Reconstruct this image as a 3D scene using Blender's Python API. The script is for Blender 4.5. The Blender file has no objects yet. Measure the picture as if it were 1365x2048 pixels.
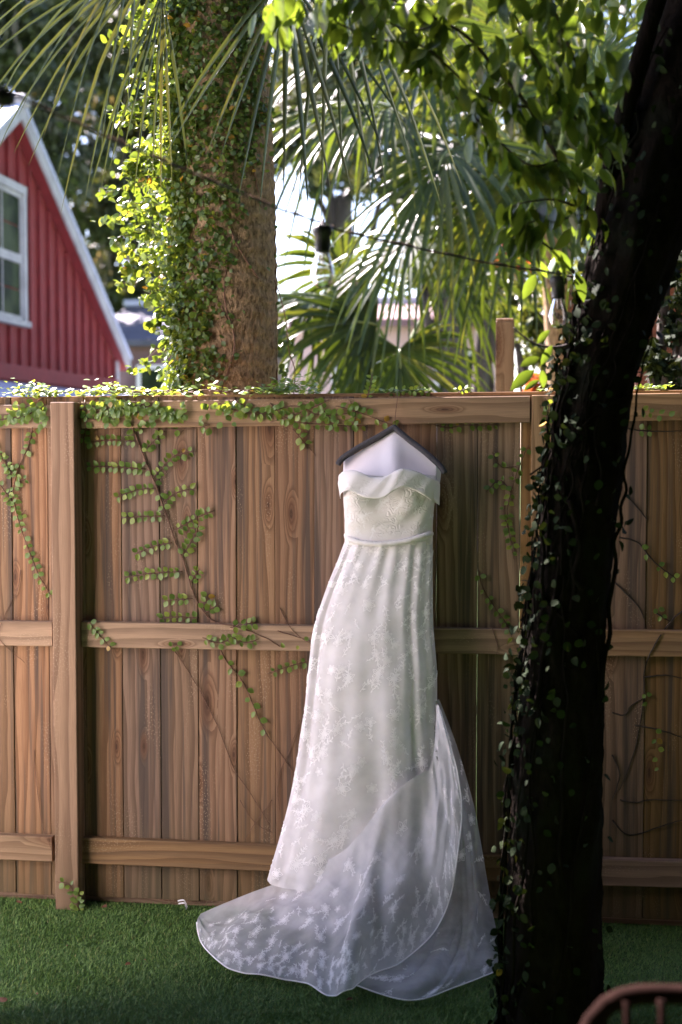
import bpy, bmesh, math, random
import numpy as np
from mathutils import Vector, Matrix

rnd = random.Random(7)
nrng = np.random.default_rng(7)
R = math.radians
scene = bpy.context.scene
COL = scene.collection

# ------------------------------------------------------------------ camera
CAM = Vector((0.66, -5.15, 1.755))
YAW, PITCH, LENS = R(-7.3), R(2.9), 50.0
F = LENS / 36.0 * 2048.0
cf = Vector((math.sin(YAW) * math.cos(PITCH), math.cos(YAW) * math.cos(PITCH), -math.sin(PITCH)))
cr = Vector((math.cos(YAW), -math.sin(YAW), 0.0))
cu = cr.cross(cf)
cam_data = bpy.data.cameras.new('camera')
cam_data.sensor_fit = 'VERTICAL'
cam_data.sensor_height = 36.0
cam_data.sensor_width = 24.0
cam_data.lens = LENS
cam_data.clip_end = 600.0
cam_data.dof.use_dof = True
cam_data.dof.focus_distance = 5.05
cam_data.dof.aperture_fstop = 2.2
cam = bpy.data.objects.new('camera', cam_data)
COL.objects.link(cam)
M = Matrix((cr, cu, -cf)).transposed().to_4x4()
M.translation = CAM
cam.matrix_world = M
scene.camera = cam

# ------------------------------------------------------------------ sky, sun, exposure
SUN_DIR = Vector((-0.50, 0.50, 0.70)).normalized()
sun_el = math.asin(SUN_DIR.z)
sun_az = math.atan2(SUN_DIR.x, SUN_DIR.y)
world = bpy.data.worlds.new('World')
scene.world = world
world.use_nodes = True
wn = world.node_tree
bg = wn.nodes['Background']
sky = wn.nodes.new('ShaderNodeTexSky')
sky.sky_type = 'NISHITA'
sky.sun_disc = False
sky.sun_elevation = sun_el
sky.sun_rotation = sun_az
sky.air_density = 1.0
sky.dust_density = 0.4
sky.ozone_density = 1.0
wn.links.new(sky.outputs[0], bg.inputs[0])
bg.inputs[1].default_value = 0.05
sun_data = bpy.data.lights.new('sun', 'SUN')
sun_data.energy = 5.0
sun_data.angle = R(0.53)
sun_data.color = (1.0, 0.955, 0.89)
sun = bpy.data.objects.new('sun', sun_data)
COL.objects.link(sun)
sun.rotation_euler = SUN_DIR.to_track_quat('Z', 'Y').to_euler()
vs = scene.view_settings
scene.display_settings.display_device = 'sRGB'
vs.view_transform = 'Standard'
vs.look = 'None'
vs.gamma = 1.0
vs.use_curve_mapping = False
vs.exposure = 3.45
vs.use_white_balance = True
vs.white_balance_temperature = 6450
vs.white_balance_tint = 30
scene.cycles.use_denoising = True
scene.cycles.max_bounces = 14
scene.cycles.diffuse_bounces = 8
scene.cycles.transmission_bounces = 10
scene.cycles.glossy_bounces = 3
scene.cycles.transparent_max_bounces = 24
scene.cycles.sample_clamp_indirect = 8.0
scene.render.film_transparent = False

# ------------------------------------------------------------------ pixel rays -> places in the world
def ray(px, py):
    return cf + cr * ((px - 682.5) / F) + cu * ((1024.0 - py) / F)
def P(px, py, y):
    d = ray(px, py)
    return CAM + d * ((y - CAM.y) / d.y)
def G(px, py, z=0.0):
    d = ray(px, py)
    return CAM + d * ((z - CAM.z) / d.z)
def PX(px, py, x):
    d = ray(px, py)
    return CAM + d * ((x - CAM.x) / d.x)
def proj(p):
    v = Vector(p) - CAM
    w = v.dot(cf)
    if w < 0.05:
        return (-9999, -9999, w)
    return (682.5 + F * v.dot(cr) / w, 1024 - F * v.dot(cu) / w, w)

# ------------------------------------------------------------------ object helpers
def tag(o, label=None, cat=None, group=None, kind=None):
    if label: o['label'] = label
    if cat: o['category'] = cat
    if group: o['group'] = group
    if kind: o['kind'] = kind
    return o
def thing(name, label, cat, loc=(0, 0, 0), group=None):
    o = bpy.data.objects.new(name, None)
    o.empty_display_size = 0.1
    COL.objects.link(o)
    o.location = loc
    return tag(o, label, cat, group)
def world_loc(o):
    v = Vector(o.location)
    p = o.parent
    while p is not None:
        v = v + Vector(p.location)
        p = p.parent
    return v
def link(o, parent=None):
    """o's vertices are world coordinates; parents are never rotated or scaled"""
    COL.objects.link(o)
    if parent is not None:
        o.parent = parent
        o.location = -world_loc(parent)
    return o
def mesh_data(name, verts, faces, mat=None, smooth=False):
    me = bpy.data.meshes.new(name)
    if isinstance(verts, np.ndarray):
        verts = verts.tolist()
    me.from_pydata([tuple(v) for v in verts], [], [tuple(f) for f in faces])
    if mat is not None:
        me.materials.append(mat)
    if smooth:
        me.polygons.foreach_set('use_smooth', [True] * len(me.polygons))
    me.update()
    return me
def obj(name, verts, faces, mat, parent=None, smooth=False):
    return link(bpy.data.objects.new(name, mesh_data(name, verts, faces, mat, smooth)), parent)
def big_mesh(name, V, tri, mat, parent=None, smooth=False):
    """V (n,3) array, tri (m,3|4) int array"""
    me = bpy.data.meshes.new(name)
    V = np.asarray(V, dtype=np.float32); tri = np.asarray(tri, dtype=np.int32)
    k = tri.shape[1]
    me.vertices.add(len(V)); me.vertices.foreach_set('co', V.ravel())
    me.loops.add(tri.size); me.loops.foreach_set('vertex_index', tri.ravel())
    me.polygons.add(len(tri))
    me.polygons.foreach_set('loop_start', np.arange(0, tri.size, k, dtype=np.int32))
    me.polygons.foreach_set('use_smooth', np.full(len(tri), smooth))
    me.update(calc_edges=True)
    me.validate()
    me.materials.append(mat)
    return link(bpy.data.objects.new(name, me), parent)
def box_geo(lo, hi, bev=0.0):
    bm = bmesh.new()
    bmesh.ops.create_cube(bm, size=1.0)
    c = [(lo[i] + hi[i]) / 2 for i in range(3)]
    s = [hi[i] - lo[i] for i in range(3)]
    for v in bm.verts:
        v.co = Vector((v.co.x * s[0] + c[0], v.co.y * s[1] + c[1], v.co.z * s[2] + c[2]))
    if bev > 0:
        bmesh.ops.bevel(bm, geom=list(bm.edges), offset=bev, segments=1, profile=0.5, affect='EDGES')
    bm.verts.ensure_lookup_table()
    V = [v.co.copy() for v in bm.verts]
    Fc = [[v.index for v in f.verts] for f in bm.faces]
    bm.free()
    return V, Fc
def box(name, lo, hi, mat, parent=None, bev=0.0):
    V, Fc = box_geo(lo, hi, bev)
    return obj(name, V, Fc, mat, parent)
class MB:
    def __init__(self): self.v = []; self.f = []; self.ch = []
    def add(self, V, Fc):
        self.ch.append((V, Fc)); n = len(self.v); self.v += [Vector(v) for v in V]; self.f += [[i + n for i in f] for f in Fc]
        return self
    def box(self, lo, hi, bev=0.0): return self.add(*box_geo(lo, hi, bev))
    def build(self, name, mat, parent=None, smooth=False): return obj(name, self.v, self.f, mat, parent, smooth)
    def split(self, name, mat, parent=None, smooth=False):
        for V, Fc in self.ch: obj(name, V, Fc, mat, parent, smooth)
def smooth_path(pts, n=8):
    pts = [Vector(p) for p in pts]
    if len(pts) < 3:
        return [pts[0].lerp(pts[-1], i / n) for i in range(n + 1)]
    out = []
    for i in range(len(pts) - 1):
        p0 = pts[max(i - 1, 0)]; p1 = pts[i]; p2 = pts[i + 1]; p3 = pts[min(i + 2, len(pts) - 1)]
        for k in range(n):
            t = k / n
            out.append(0.5 * ((2 * p1) + (p2 - p0) * t + (2 * p0 - 5 * p1 + 4 * p2 - p3) * t * t + (3 * p1 - p0 - 3 * p2 + p3) * t ** 3))
    out.append(pts[-1])
    return out
def tube_geo(pts, radii, ns=8, jit=0.0, rng=rnd, cap=True):
    pts = [Vector(p) for p in pts]
    n = len(pts)
    if not hasattr(radii, '__len__'): radii = [radii] * n
    if len(radii) == 2 and n > 2: radii = [radii[0] + (radii[1] - radii[0]) * i / (n - 1) for i in range(n)]
    V = []; Fc = []
    t0 = (pts[1] - pts[0]).normalized()
    a = Vector((0, 0, 1)) if abs(t0.z) < 0.9 else Vector((1, 0, 0))
    u = t0.cross(a).normalized()
    for i in range(n):
        t = (pts[min(i + 1, n - 1)] - pts[max(i - 1, 0)]).normalized()
        u = (u - t * u.dot(t)).normalized()
        w = t.cross(u)
        for k in range(ns):
            an = 2 * math.pi * k / ns
            r = radii[i] * (1 + (rng.uniform(-jit, jit) if jit else 0))
            V.append(pts[i] + (u * math.cos(an) + w * math.sin(an)) * r)
    for i in range(n - 1):
        for k in range(ns):
            Fc.append([i * ns + k, i * ns + (k + 1) % ns, (i + 1) * ns + (k + 1) % ns, (i + 1) * ns + k])
    if cap:
        Fc.append(list(range(ns))[::-1]); Fc.append([(n - 1) * ns + k for k in range(ns)])
    return V, Fc
def lathe_geo(prof, c, ns=16, k_=1.0):
    """prof: (radius, z) pairs; c: centre"""
    V = []; Fc = []
    for r, z in prof:
        r *= k_; z *= k_
        for k in range(ns):
            an = 2 * math.pi * k / ns
            V.append(Vector((c[0] + r * math.cos(an), c[1] + r * math.sin(an), c[2] + z)))
    for i in range(len(prof) - 1):
        for k in range(ns):
            Fc.append([i * ns + k, i * ns + (k + 1) % ns, (i + 1) * ns + (k + 1) % ns, (i + 1) * ns + k])
    return V, Fc

# ------------------------------------------------------------------ materials
class NT:
    def __init__(self, name):
        self.m = bpy.data.materials.new(name); self.m.use_nodes = True
        self.t = self.m.node_tree; self.t.nodes.clear()
        self.out = self.t.nodes.new('ShaderNodeOutputMaterial')
    def n(self, typ, **kw):
        nd = self.t.nodes.new('ShaderNode' + typ)
        for k, v in kw.items(): setattr(nd, k, v)
        return nd
    def set(self, sock, v):
        if hasattr(v, 'is_linked') or isinstance(v, bpy.types.NodeSocket): self.t.links.new(v, sock)
        else: sock.default_value = v
    def math(self, op, a, b=None, c=None, clamp=False):
        nd = self.n('Math', operation=op); nd.use_clamp = clamp
        self.set(nd.inputs[0], a)
        if b is not None: self.set(nd.inputs[1], b)
        if c is not None: self.set(nd.inputs[2], c)
        return nd.outputs[0]
    def vmath(self, op, a, b=None):
        nd = self.n('VectorMath', operation=op); self.set(nd.inputs[0], a)
        if b is not None: self.set(nd.inputs[1], b)
        return nd.outputs[0]
    def mix(self, f, a, b, blend='MIX'):
        nd = self.n('Mix', data_type='RGBA', blend_type=blend)
        self.set(nd.inputs[0], f); self.set(nd.inputs[6], a); self.set(nd.inputs[7], b)
        return nd.outputs[2]
    def ramp(self, f, stops, interp='LINEAR'):
        nd = self.n('ValToRGB'); e = nd.color_ramp.elements; nd.color_ramp.interpolation = interp
        while len(e) < len(stops): e.new(0.5)
        for el, (p, c) in zip(e, stops): el.position = p; el.color = (*c, 1) if len(c) == 3 else c
        self.set(nd.inputs[0], f)
        return nd.outputs[0]
    def rng(self, f, a, b, lo=0.0, hi=1.0):
        nd = self.n('MapRange'); nd.interpolation_type = 'SMOOTHSTEP'
        self.set(nd.inputs[0], f); nd.inputs[1].default_value = a; nd.inputs[2].default_value = b
        nd.inputs[3].default_value = lo; nd.inputs[4].default_value = hi
        return nd.outputs[0]
    def noise(self, vec, scale=5.0, detail=3.0, rough=0.5, dist=0.0):
        nd = self.n('TexNoise'); self.set(nd.inputs['Vector'], vec)
        nd.inputs['Scale'].default_value = scale; nd.inputs['Detail'].default_value = detail
        nd.inputs['Roughness'].default_value = rough; nd.inputs['Distortion'].default_value = dist
        return nd.outputs['Fac']
    def obj(self): return self.n('TexCoord').outputs['Object']
    def rand(self):
        a = self.n('ObjectInfo').outputs['Random']; b = self.n('NewGeometry').outputs['Random Per Island']
        return self.math('FRACT', self.math('ADD', a, b))
    def bump(self, h, strength=0.3, dist=0.01):
        nd = self.n('Bump'); nd.inputs['Strength'].default_value = strength; nd.inputs['Distance'].default_value = dist
        self.set(nd.inputs['Height'], h); return nd.outputs[0]
    def pbr(self, col, rough=0.7, bump=None, spec=0.35, metal=0.0, **kw):
        nd = self.n('BsdfPrincipled'); self.set(nd.inputs['Base Color'], col if not isinstance(col, tuple) else (*col[:3], 1))
        self.set(nd.inputs['Roughness'], rough); nd.inputs['Specular IOR Level'].default_value = spec
        nd.inputs['Metallic'].default_value = metal
        for k, v in kw.items(): self.set(nd.inputs[k.replace('_', ' ')], v)
        if bump is not None: self.t.links.new(bump, nd.inputs['Normal'])
        return nd.outputs[0]
    def done(self, sh):
        self.t.links.new(sh, self.out.inputs[0]); return self.m

def mat_plain(name, col, rough=0.7, var=0.15, scale=20, bump=0.15, spec=0.35, metal=0.0):
    m = NT(name); o = m.obj()
    nz = m.noise(o, scale, 5, 0.6)
    k = m.rng(nz, 0.25, 0.75, 1 - var, 1 + var)
    c = m.n('Mix', data_type='RGBA', blend_type='MULTIPLY'); c.inputs[0].default_value = 1
    c.inputs[6].default_value = (*col, 1)
    g = m.n('CombineColor'); [m.set(g.inputs[i], k) for i in range(3)]
    m.set(c.inputs[7], g.outputs[0])
    return m.done(m.pbr(c.outputs[2], rough, m.bump(m.noise(o, scale * 6, 4), bump, 0.004), spec, metal))

def mat_wood(name, vertical=True, light=(0.245, 0.148, 0.075), dark=(0.122, 0.066, 0.029), grey=0.85, knot_scale=(7.5, 2.1), ring=190.0, mould=0.5):
    m = NT(name); o = m.obj()
    oi = m.n('ObjectInfo').outputs['Random']
    sx = m.n('SeparateXYZ'); m.set(sx.inputs[0], o)
    X, Y, Z = sx.outputs
    across, along = (m.math('ADD', X, Y), Z) if vertical else (m.math('ADD', Z, Y), X)
    off1 = m.math('MULTIPLY', oi, 37.3); off2 = m.math('MULTIPLY', oi, 91.7)
    A = m.math('ADD', across, off1); L = m.math('ADD', along, off2)
    def vec(sa, sl, w=0.0):
        c = m.n('CombineXYZ'); m.set(c.inputs[0], m.math('MULTIPLY', A, sa)); m.set(c.inputs[1], m.math('MULTIPLY', L, sl)); c.inputs[2].default_value = w
        return c.outputs[0]
    # knots
    vo = m.n('TexVoronoi', voronoi_dimensions='2D', feature='F1'); m.set(vo.inputs['Vector'], vec(*knot_scale)); vo.inputs['Scale'].default_value = 1.0
    vo.inputs['Randomness'].default_value = 0.9
    act = m.n('SeparateColor'); m.set(act.inputs[0], vo.outputs['Color'])
    on = m.math('GREATER_THAN', act.outputs[0], 0.64)
    dsz = m.math('MULTIPLY', vo.outputs['Distance'], m.math('ADD', 0.75, m.math('MULTIPLY', act.outputs[1], 1.3)))
    d = m.math('ADD', dsz, m.math('MULTIPLY', m.math('SUBTRACT', m.noise(vec(25, 12), 1, 3), 0.5), 0.10))
    bumpk = m.math('MULTIPLY', on, m.rng(d, 0.0, 0.34, 1.0, 0.0))
    # rings
    w1 = m.noise(vec(5.5, 0.75), 1.0, 2, 0.5)
    w2 = m.noise(vec(30, 2.2, 3.0), 1.0, 2, 0.5)
    ph = m.math('ADD', m.math('MULTIPLY', A, ring), m.math('ADD', m.math('MULTIPLY', w1, 22.0), m.math('MULTIPLY', w2, 4.0)))
    ph = m.math('ADD', ph, m.math('MULTIPLY', bumpk, 20.0))
    s = m.math('FRACT', m.math('MULTIPLY', ph, 0.16))
    s = m.rng(s, 0.25, 0.95)
    fine = m.noise(vec(420, 9, 5.0), 1.0, 3, 0.6)
    col = m.mix(m.math('MULTIPLY', s, 0.85), (*light, 1), (*dark, 1))
    col = m.mix(m.rng(fine, 0.35, 0.75, 0.0, 0.35), col, (*[c * 0.55 for c in dark], 1))
    # tint per board
    hue = m.n('HueSaturation'); m.set(hue.inputs['Hue'], m.math('ADD', 0.490, m.math('MULTIPLY', m.math('FRACT', m.math('MULTIPLY', oi, 17.0)), 0.016)))
    m.set(hue.inputs['Saturation'], m.math('ADD', 0.78, m.math('MULTIPLY', m.math('FRACT', m.math('MULTIPLY', oi, 7.7)), 0.36)))
    m.set(hue.inputs['Value'], m.math('ADD', 0.78, m.math('MULTIPLY', m.math('FRACT', m.math('MULTIPLY', oi, 31.0)), 0.42)))
    m.set(hue.inputs['Color'], col); col = hue.outputs[0]
    # grey weather streaks along the board
    wz = m.noise(vec(22, 0.55, 9.0), 1.0, 4, 0.6)
    wz2 = m.noise(vec(60, 1.3, 2.0), 1.0, 3, 0.55)
    wf = m.math('MULTIPLY', m.rng(m.math('ADD', m.math('MULTIPLY', wz, 0.72), m.math('MULTIPLY', wz2, 0.28)), 0.46, 0.62), grey)
    col = m.mix(wf, col, (0.058, 0.044, 0.035, 1))
    # knots: brown halo, dark heart
    col = m.mix(m.math('MULTIPLY', m.math('MULTIPLY', on, m.rng(d, 0.10, 0.30, 1, 0)), 0.55), col, (0.13, 0.058, 0.026, 1))
    ringd = m.math('SINE', m.math('MULTIPLY', d, 75))
    col = m.mix(m.math('MULTIPLY', m.math('MULTIPLY', on, m.rng(d, 0.05, 0.13, 1, 0)), m.rng(ringd, -1, 1, 0.45, 0.95)), col, (0.055, 0.026, 0.014, 1))
    # pale sap specks
    sp = m.n('TexVoronoi', voronoi_dimensions='2D', feature='F1'); m.set(sp.inputs['Vector'], vec(150, 60)); sp.inputs['Scale'].default_value = 1.0
    spf = m.math('MULTIPLY', m.rng(sp.outputs['Distance'], 0.06, 0.16, 1, 0), m.rng(m.noise(vec(12, 2.5, 7.0), 1, 2), 0.54, 0.68))
    col = m.mix(m.math('MULTIPLY', spf, 0.7), col, (0.48, 0.37, 0.25, 1))
    # algae at the foot
    if mould > 0 and vertical:
        g = m.math('MULTIPLY', m.rng(m.math('ADD', Z, m.math('MULTIPLY', m.noise(vec(12, 3, 1), 1, 3), 0.35)), 0.18, 0.62, 1, 0), mould)
        col = m.mix(g, col, (0.085, 0.070, 0.027, 1))
    h = m.math('ADD', m.math('MULTIPLY', s, -0.35), m.math('MULTIPLY', fine, 0.5))
    return m.done(m.pbr(col, 0.78, m.bump(h, 0.35, 0.0025), 0.25))

def mat_leaf(name, c1, c2, c3=None, rough=0.38, trans=0.42, spec=0.5, scale=60, tcol=1.5, yellow=0.0):
    """diffuse + translucent leaf with a per-leaf tint"""
    m = NT(name); r = m.rand(); o = m.obj()
    stops = [(0.0, c1), (0.75, c2)]
    stops.append((1.0, c3 if c3 else c2))
    col = m.ramp(r, stops)
    if yellow > 0:
        r2 = m.math('FRACT', m.math('MULTIPLY', r, 53.0))
        col = m.mix(m.math('GREATER_THAN', r2, 1 - yellow), col, (0.33, 0.21, 0.035, 1))
    nz = m.noise(o, scale, 3)
    col = m.mix(m.rng(nz, 0.3, 0.7, 0, 0.35), col, (c1[0] * 0.6, c1[1] * 0.6, c1[2] * 0.6, 1))
    p = m.pbr(col, rough, m.bump(nz, 0.15, 0.004), spec)
    tr = m.n('BsdfTranslucent')
    tc = m.n('Mix', data_type='RGBA', blend_type='MULTIPLY'); tc.inputs[0].default_value = 1; m.set(tc.inputs[6], col)
    tc.inputs[7].default_value = (tcol * 1.50, tcol * 1.10, tcol * 0.40, 1)
    m.set(tr.inputs[0], tc.outputs[2])
    mx = m.n('MixShader'); mx.inputs[0].default_value = trans
    m.set(mx.inputs[1], p); m.set(mx.inputs[2], tr.outputs[0])
    return m.done(mx.outputs[0])

def mat_bark(name, c1, c2, sxy=30, sz=8, bump=0.8, spots=None, dist=0.02, spec=0.12):
    m = NT(name); o = m.obj()
    mp = m.n('Mapping'); m.set(mp.inputs[0], o); mp.inputs['Scale'].default_value = (sxy, sxy, sz)
    v = mp.outputs[0]
    a = m.noise(v, 1.0, 5, 0.65, 0.4)
    b = m.noise(v, 3.1, 4, 0.6)
    h = m.math('ADD', m.math('MULTIPLY', a, 0.7), m.math('MULTIPLY', b, 0.3))
    col = m.ramp(h, [(0.32, c1), (0.62, c2), (0.8, tuple(min(1, c * 1.35) for c in c2))])
    if spots:
        col = m.mix(m.rng(m.noise(o, 7, 4), 0.52, 0.66, 0, 0.7), col, (*spots, 1))
    return m.done(m.pbr(col, 0.95, m.bump(h, bump, dist), spec))

def mat_cloth(name, col, opacity=1.0, trans=0.35, sheen=0.3, weave=900, pattern=0.0):
    m = NT(name); o = m.obj()
    nz = m.noise(o, weave, 2)
    big = m.noise(o, 26, 5, 0.6)
    c = m.mix(m.rng(big, 0.3, 0.7, 0, 0.05), (*col, 1), (col[0] * 0.93, col[1] * 0.92, col[2] * 0.9, 1))
    h = m.math('ADD', m.math('MULTIPLY', nz, 0.03), m.math('MULTIPLY', big, 0.5))
    if pattern > 0:      # woven-in floral relief: petal-like cells
        w = m.n('TexVoronoi', feature='SMOOTH_F1'); dn = m.n('TexNoise'); m.set(dn.inputs['Vector'], o); dn.inputs['Scale'].default_value = 25
        sc_ = m.n('VectorMath', operation='SCALE'); m.set(sc_.inputs[0], dn.outputs['Color']); sc_.inputs['Scale'].default_value = 0.05
        vv = m.vmath('ADD', o, sc_.outputs[0])
        m.set(w.inputs['Vector'], vv); w.inputs['Scale'].default_value = 42
        st = m.math('SINE', m.math('MULTIPLY', w.outputs['Distance'], 26))
        pm = m.rng(m.noise(o, 13, 2), 0.42, 0.55)
        h = m.math('ADD', h, m.math('MULTIPLY', m.math('MULTIPLY', st, pm), pattern * 0.8))
    d = m.n('BsdfDiffuse'); m.set(d.inputs[0], c); m.set(d.inputs['Normal'], m.bump(h, 0.5, 0.004))
    t = m.n('BsdfTranslucent'); m.set(t.inputs[0], c)
    mx = m.n('MixShader'); mx.inputs[0].default_value = trans; m.set(mx.inputs[1], d.outputs[0]); m.set(mx.inputs[2], t.outputs[0])
    sh = mx.outputs[0]
    if sheen > 0:
        s = m.n('BsdfSheen'); s.inputs[0].default_value = (1, 1, 1, 1); s.inputs['Roughness'].default_value = 0.4
        ad = m.n('MixShader'); ad.inputs[0].default_value = sheen * 0.3; m.set(ad.inputs[1], sh); m.set(ad.inputs[2], s.outputs[0]); sh = ad.outputs[0]
    if opacity < 1:
        tp = m.n('BsdfTransparent'); mo = m.n('MixShader'); 
        m.set(mo.inputs[0], m.rng(m.noise(o, 18, 3), 0.3, 0.7, opacity - 0.06, opacity + 0.06))
        m.set(mo.inputs[1], tp.outputs[0]); m.set(mo.inputs[2], sh); sh = mo.outputs[0]
    return m.done(sh)

MAT = {}
MAT['picket'] = mat_wood('fence_picket_wood', True)
MAT['post'] = mat_wood('fence_post_wood', True, (0.345, 0.208, 0.102), (0.195, 0.107, 0.048), 0.10, (6.0, 1.6), 130.0, 0.25)
MAT['rail'] = mat_wood('fence_rail_wood', False, (0.295, 0.178, 0.090), (0.170, 0.094, 0.045), 0.28, (9.0, 2.0), 170.0, 0)
MAT['vine_leaf'] = mat_leaf('creeping_vine_leaf', (0.085, 0.165, 0.030), (0.145, 0.245, 0.045), (0.23, 0.31, 0.055), trans=0.36, tcol=1.5, yellow=0.015)
MAT['ivy_leaf'] = mat_leaf('palm_ivy_leaf', (0.050, 0.102, 0.018), (0.085, 0.150, 0.027), (0.15, 0.21, 0.038), trans=0.44, tcol=1.35, yellow=0.01)
MAT['crown_leaf'] = mat_leaf('crown_leaf', (0.022, 0.045, 0.010), (0.035, 0.065, 0.014), (0.05, 0.08, 0.018), rough=0.5, trans=0.10)
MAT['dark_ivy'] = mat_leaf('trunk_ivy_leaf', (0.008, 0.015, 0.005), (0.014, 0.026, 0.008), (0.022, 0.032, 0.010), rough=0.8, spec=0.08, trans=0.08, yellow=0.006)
MAT['big_leaf'] = mat_leaf('branch_leaf', (0.030, 0.065, 0.012), (0.050, 0.100, 0.018), (0.075, 0.13, 0.024), rough=0.34, trans=0.42, tcol=2.0)
MAT['palm_leaf'] = mat_leaf('palm_leaflet', (0.040, 0.064, 0.028), (0.058, 0.090, 0.036), (0.09, 0.105, 0.035), rough=0.32, trans=0.20, tcol=1.0, scale=25)
MAT['fan_leaf'] = mat_leaf('fan_palm_leaflet', (0.021, 0.044, 0.007), (0.037, 0.068, 0.011), (0.062, 0.085, 0.016), rough=0.33, spec=0.32, trans=0.38, tcol=1.8, scale=25)
MAT['oak_leaf'] = mat_leaf('oak_leaf', (0.026, 0.042, 0.014), (0.045, 0.065, 0.02), (0.06, 0.08, 0.025), rough=0.5, trans=0.22)
MAT['bush_leaf'] = mat_leaf('bush_leaf', (0.040, 0.066, 0.018), (0.065, 0.10, 0.025), (0.10, 0.125, 0.03), rough=0.4, trans=0.4)
MAT['red_leaf'] = mat_leaf('red_leaf', (0.20, 0.045, 0.03), (0.30, 0.08, 0.045), (0.16, 0.15, 0.04), rough=0.45, trans=0.35)
MAT['moss'] = mat_leaf('spanish_moss', (0.11, 0.11, 0.085), (0.17, 0.165, 0.13), rough=0.9, trans=0.3, spec=0.05)
MAT['stem'] = mat_plain('vine_stem', (0.115, 0.060, 0.036), 0.8, 0.3, 60, 0.4)
MAT['green_stem'] = mat_plain('green_stalk', (0.12, 0.17, 0.05), 0.45, 0.2, 30, 0.2)
MAT['dark_twig'] = mat_plain('dark_twig', (0.045, 0.032, 0.024), 0.85, 0.3, 60, 0.4)
MAT['palm_bark'] = mat_bark('palm_bark', (0.040, 0.027, 0.015), (0.34, 0.235, 0.130), 62, 30, 1.0)
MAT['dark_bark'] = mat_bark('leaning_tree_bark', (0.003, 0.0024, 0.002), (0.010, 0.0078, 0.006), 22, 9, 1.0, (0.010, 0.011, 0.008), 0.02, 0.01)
MAT['oak_bark'] = mat_bark('oak_bark', (0.03, 0.024, 0.02), (0.09, 0.075, 0.06), 6, 2, 0.8, None, 0.05)
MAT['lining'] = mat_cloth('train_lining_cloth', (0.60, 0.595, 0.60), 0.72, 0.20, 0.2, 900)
MAT['satin'] = mat_cloth('ivory_lining', (0.93, 0.905, 0.90), 1.0, 0.08, 0.3, 900)
MAT['bodice'] = mat_cloth('ivory_brocade', (0.88, 0.86, 0.83), 1.0, 0.18, 0.35, 700, 0.55)
MAT['cuff'] = mat_cloth('white_brocade', (0.90, 0.88, 0.85), 1.0, 0.18, 0.35, 700, 0.22)
MAT['tulle'] = mat_cloth('white_tulle', (0.95, 0.945, 0.945), 0.66, 0.33, 0.25, 900)
MAT['organza'] = mat_cloth('white_organza', (0.84, 0.835, 0.845), 0.54, 0.34, 0.25, 900)
MAT['sheer'] = mat_cloth('sheer_organza', (0.88, 0.88, 0.89), 0.36, 0.36, 0.2, 900)
MAT['lace'] = mat_cloth('white_lace_thread', (0.97, 0.965, 0.96), 1.0, 0.22, 0.2, 1200)
MAT['fine_lace'] = mat_cloth('fine_lace_thread', (0.96, 0.955, 0.955), 0.82, 0.25, 0.2, 1200)
MAT['card'] = mat_plain('white_card', (0.62, 0.60, 0.645), 0.55, 0.02, 8, 0.02)
MAT['foam'] = mat_plain('grey_foam', (0.048, 0.046, 0.050), 0.85, 0.2, 120, 0.5)
MAT['wire'] = mat_plain('rusty_wire', (0.14, 0.07, 0.035), 0.6, 0.3, 90, 0.3)
MAT['black'] = mat_plain('black_rubber', (0.012, 0.012, 0.013), 0.5, 0.2, 60, 0.2)
MAT['red_paint'] = mat_plain('red_board', (0.185, 0.019, 0.017), 0.7, 0.14, 6, 0.2)
MAT['white_paint'] = mat_plain('white_paint', (0.78, 0.77, 0.75), 0.55, 0.06, 10, 0.1)
MAT['house_trim'] = mat_plain('shade_greyed_trim', (0.33, 0.325, 0.315), 0.6, 0.18, 5, 0.15)  # white trim greyed in its colour to stand for shade
MAT['metal_roof'] = mat_plain('blue_metal_roof', (0.40, 0.45, 0.55), 0.45, 0.1, 5, 0.1)
MAT['shingle'] = mat_plain('purple_shingle', (0.19, 0.115, 0.12), 0.9, 0.35, 1.6, 0.3)
MAT['pink_wall'] = mat_plain('pink_stucco', (0.62, 0.45, 0.40), 0.85, 0.14, 1.2, 0.2)
MAT['dark_board'] = mat_plain('dark_stained_board', (0.030, 0.021, 0.016), 0.8, 0.3, 8, 0.3)
MAT['chair_wood'] = mat_plain('chair_wood', (0.013, 0.0065, 0.005), 1.0, 0.25, 25, 0.2, 0.02)
MAT['dry_leaf'] = mat_leaf('dry_leaf', (0.09, 0.035, 0.017), (0.16, 0.07, 0.032), rough=0.7, trans=0.2)
MAT['far_roof'] = mat_plain('grey_metal_ridge', (0.34, 0.37, 0.43), 0.5, 0.1, 3, 0.1)
MAT['paving'] = mat_plain('bounce_paving', (0.44, 0.38, 0.34), 0.85, 0.12, 4, 0.3)
MAT['slate'] = mat_plain('blue_grey_slate', (0.075, 0.078, 0.095), 0.8, 0.3, 2.0, 0.3)
MAT['terracotta'] = mat_plain('terracotta', (0.15, 0.05, 0.03), 0.85, 0.3, 12, 0.3)

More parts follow.
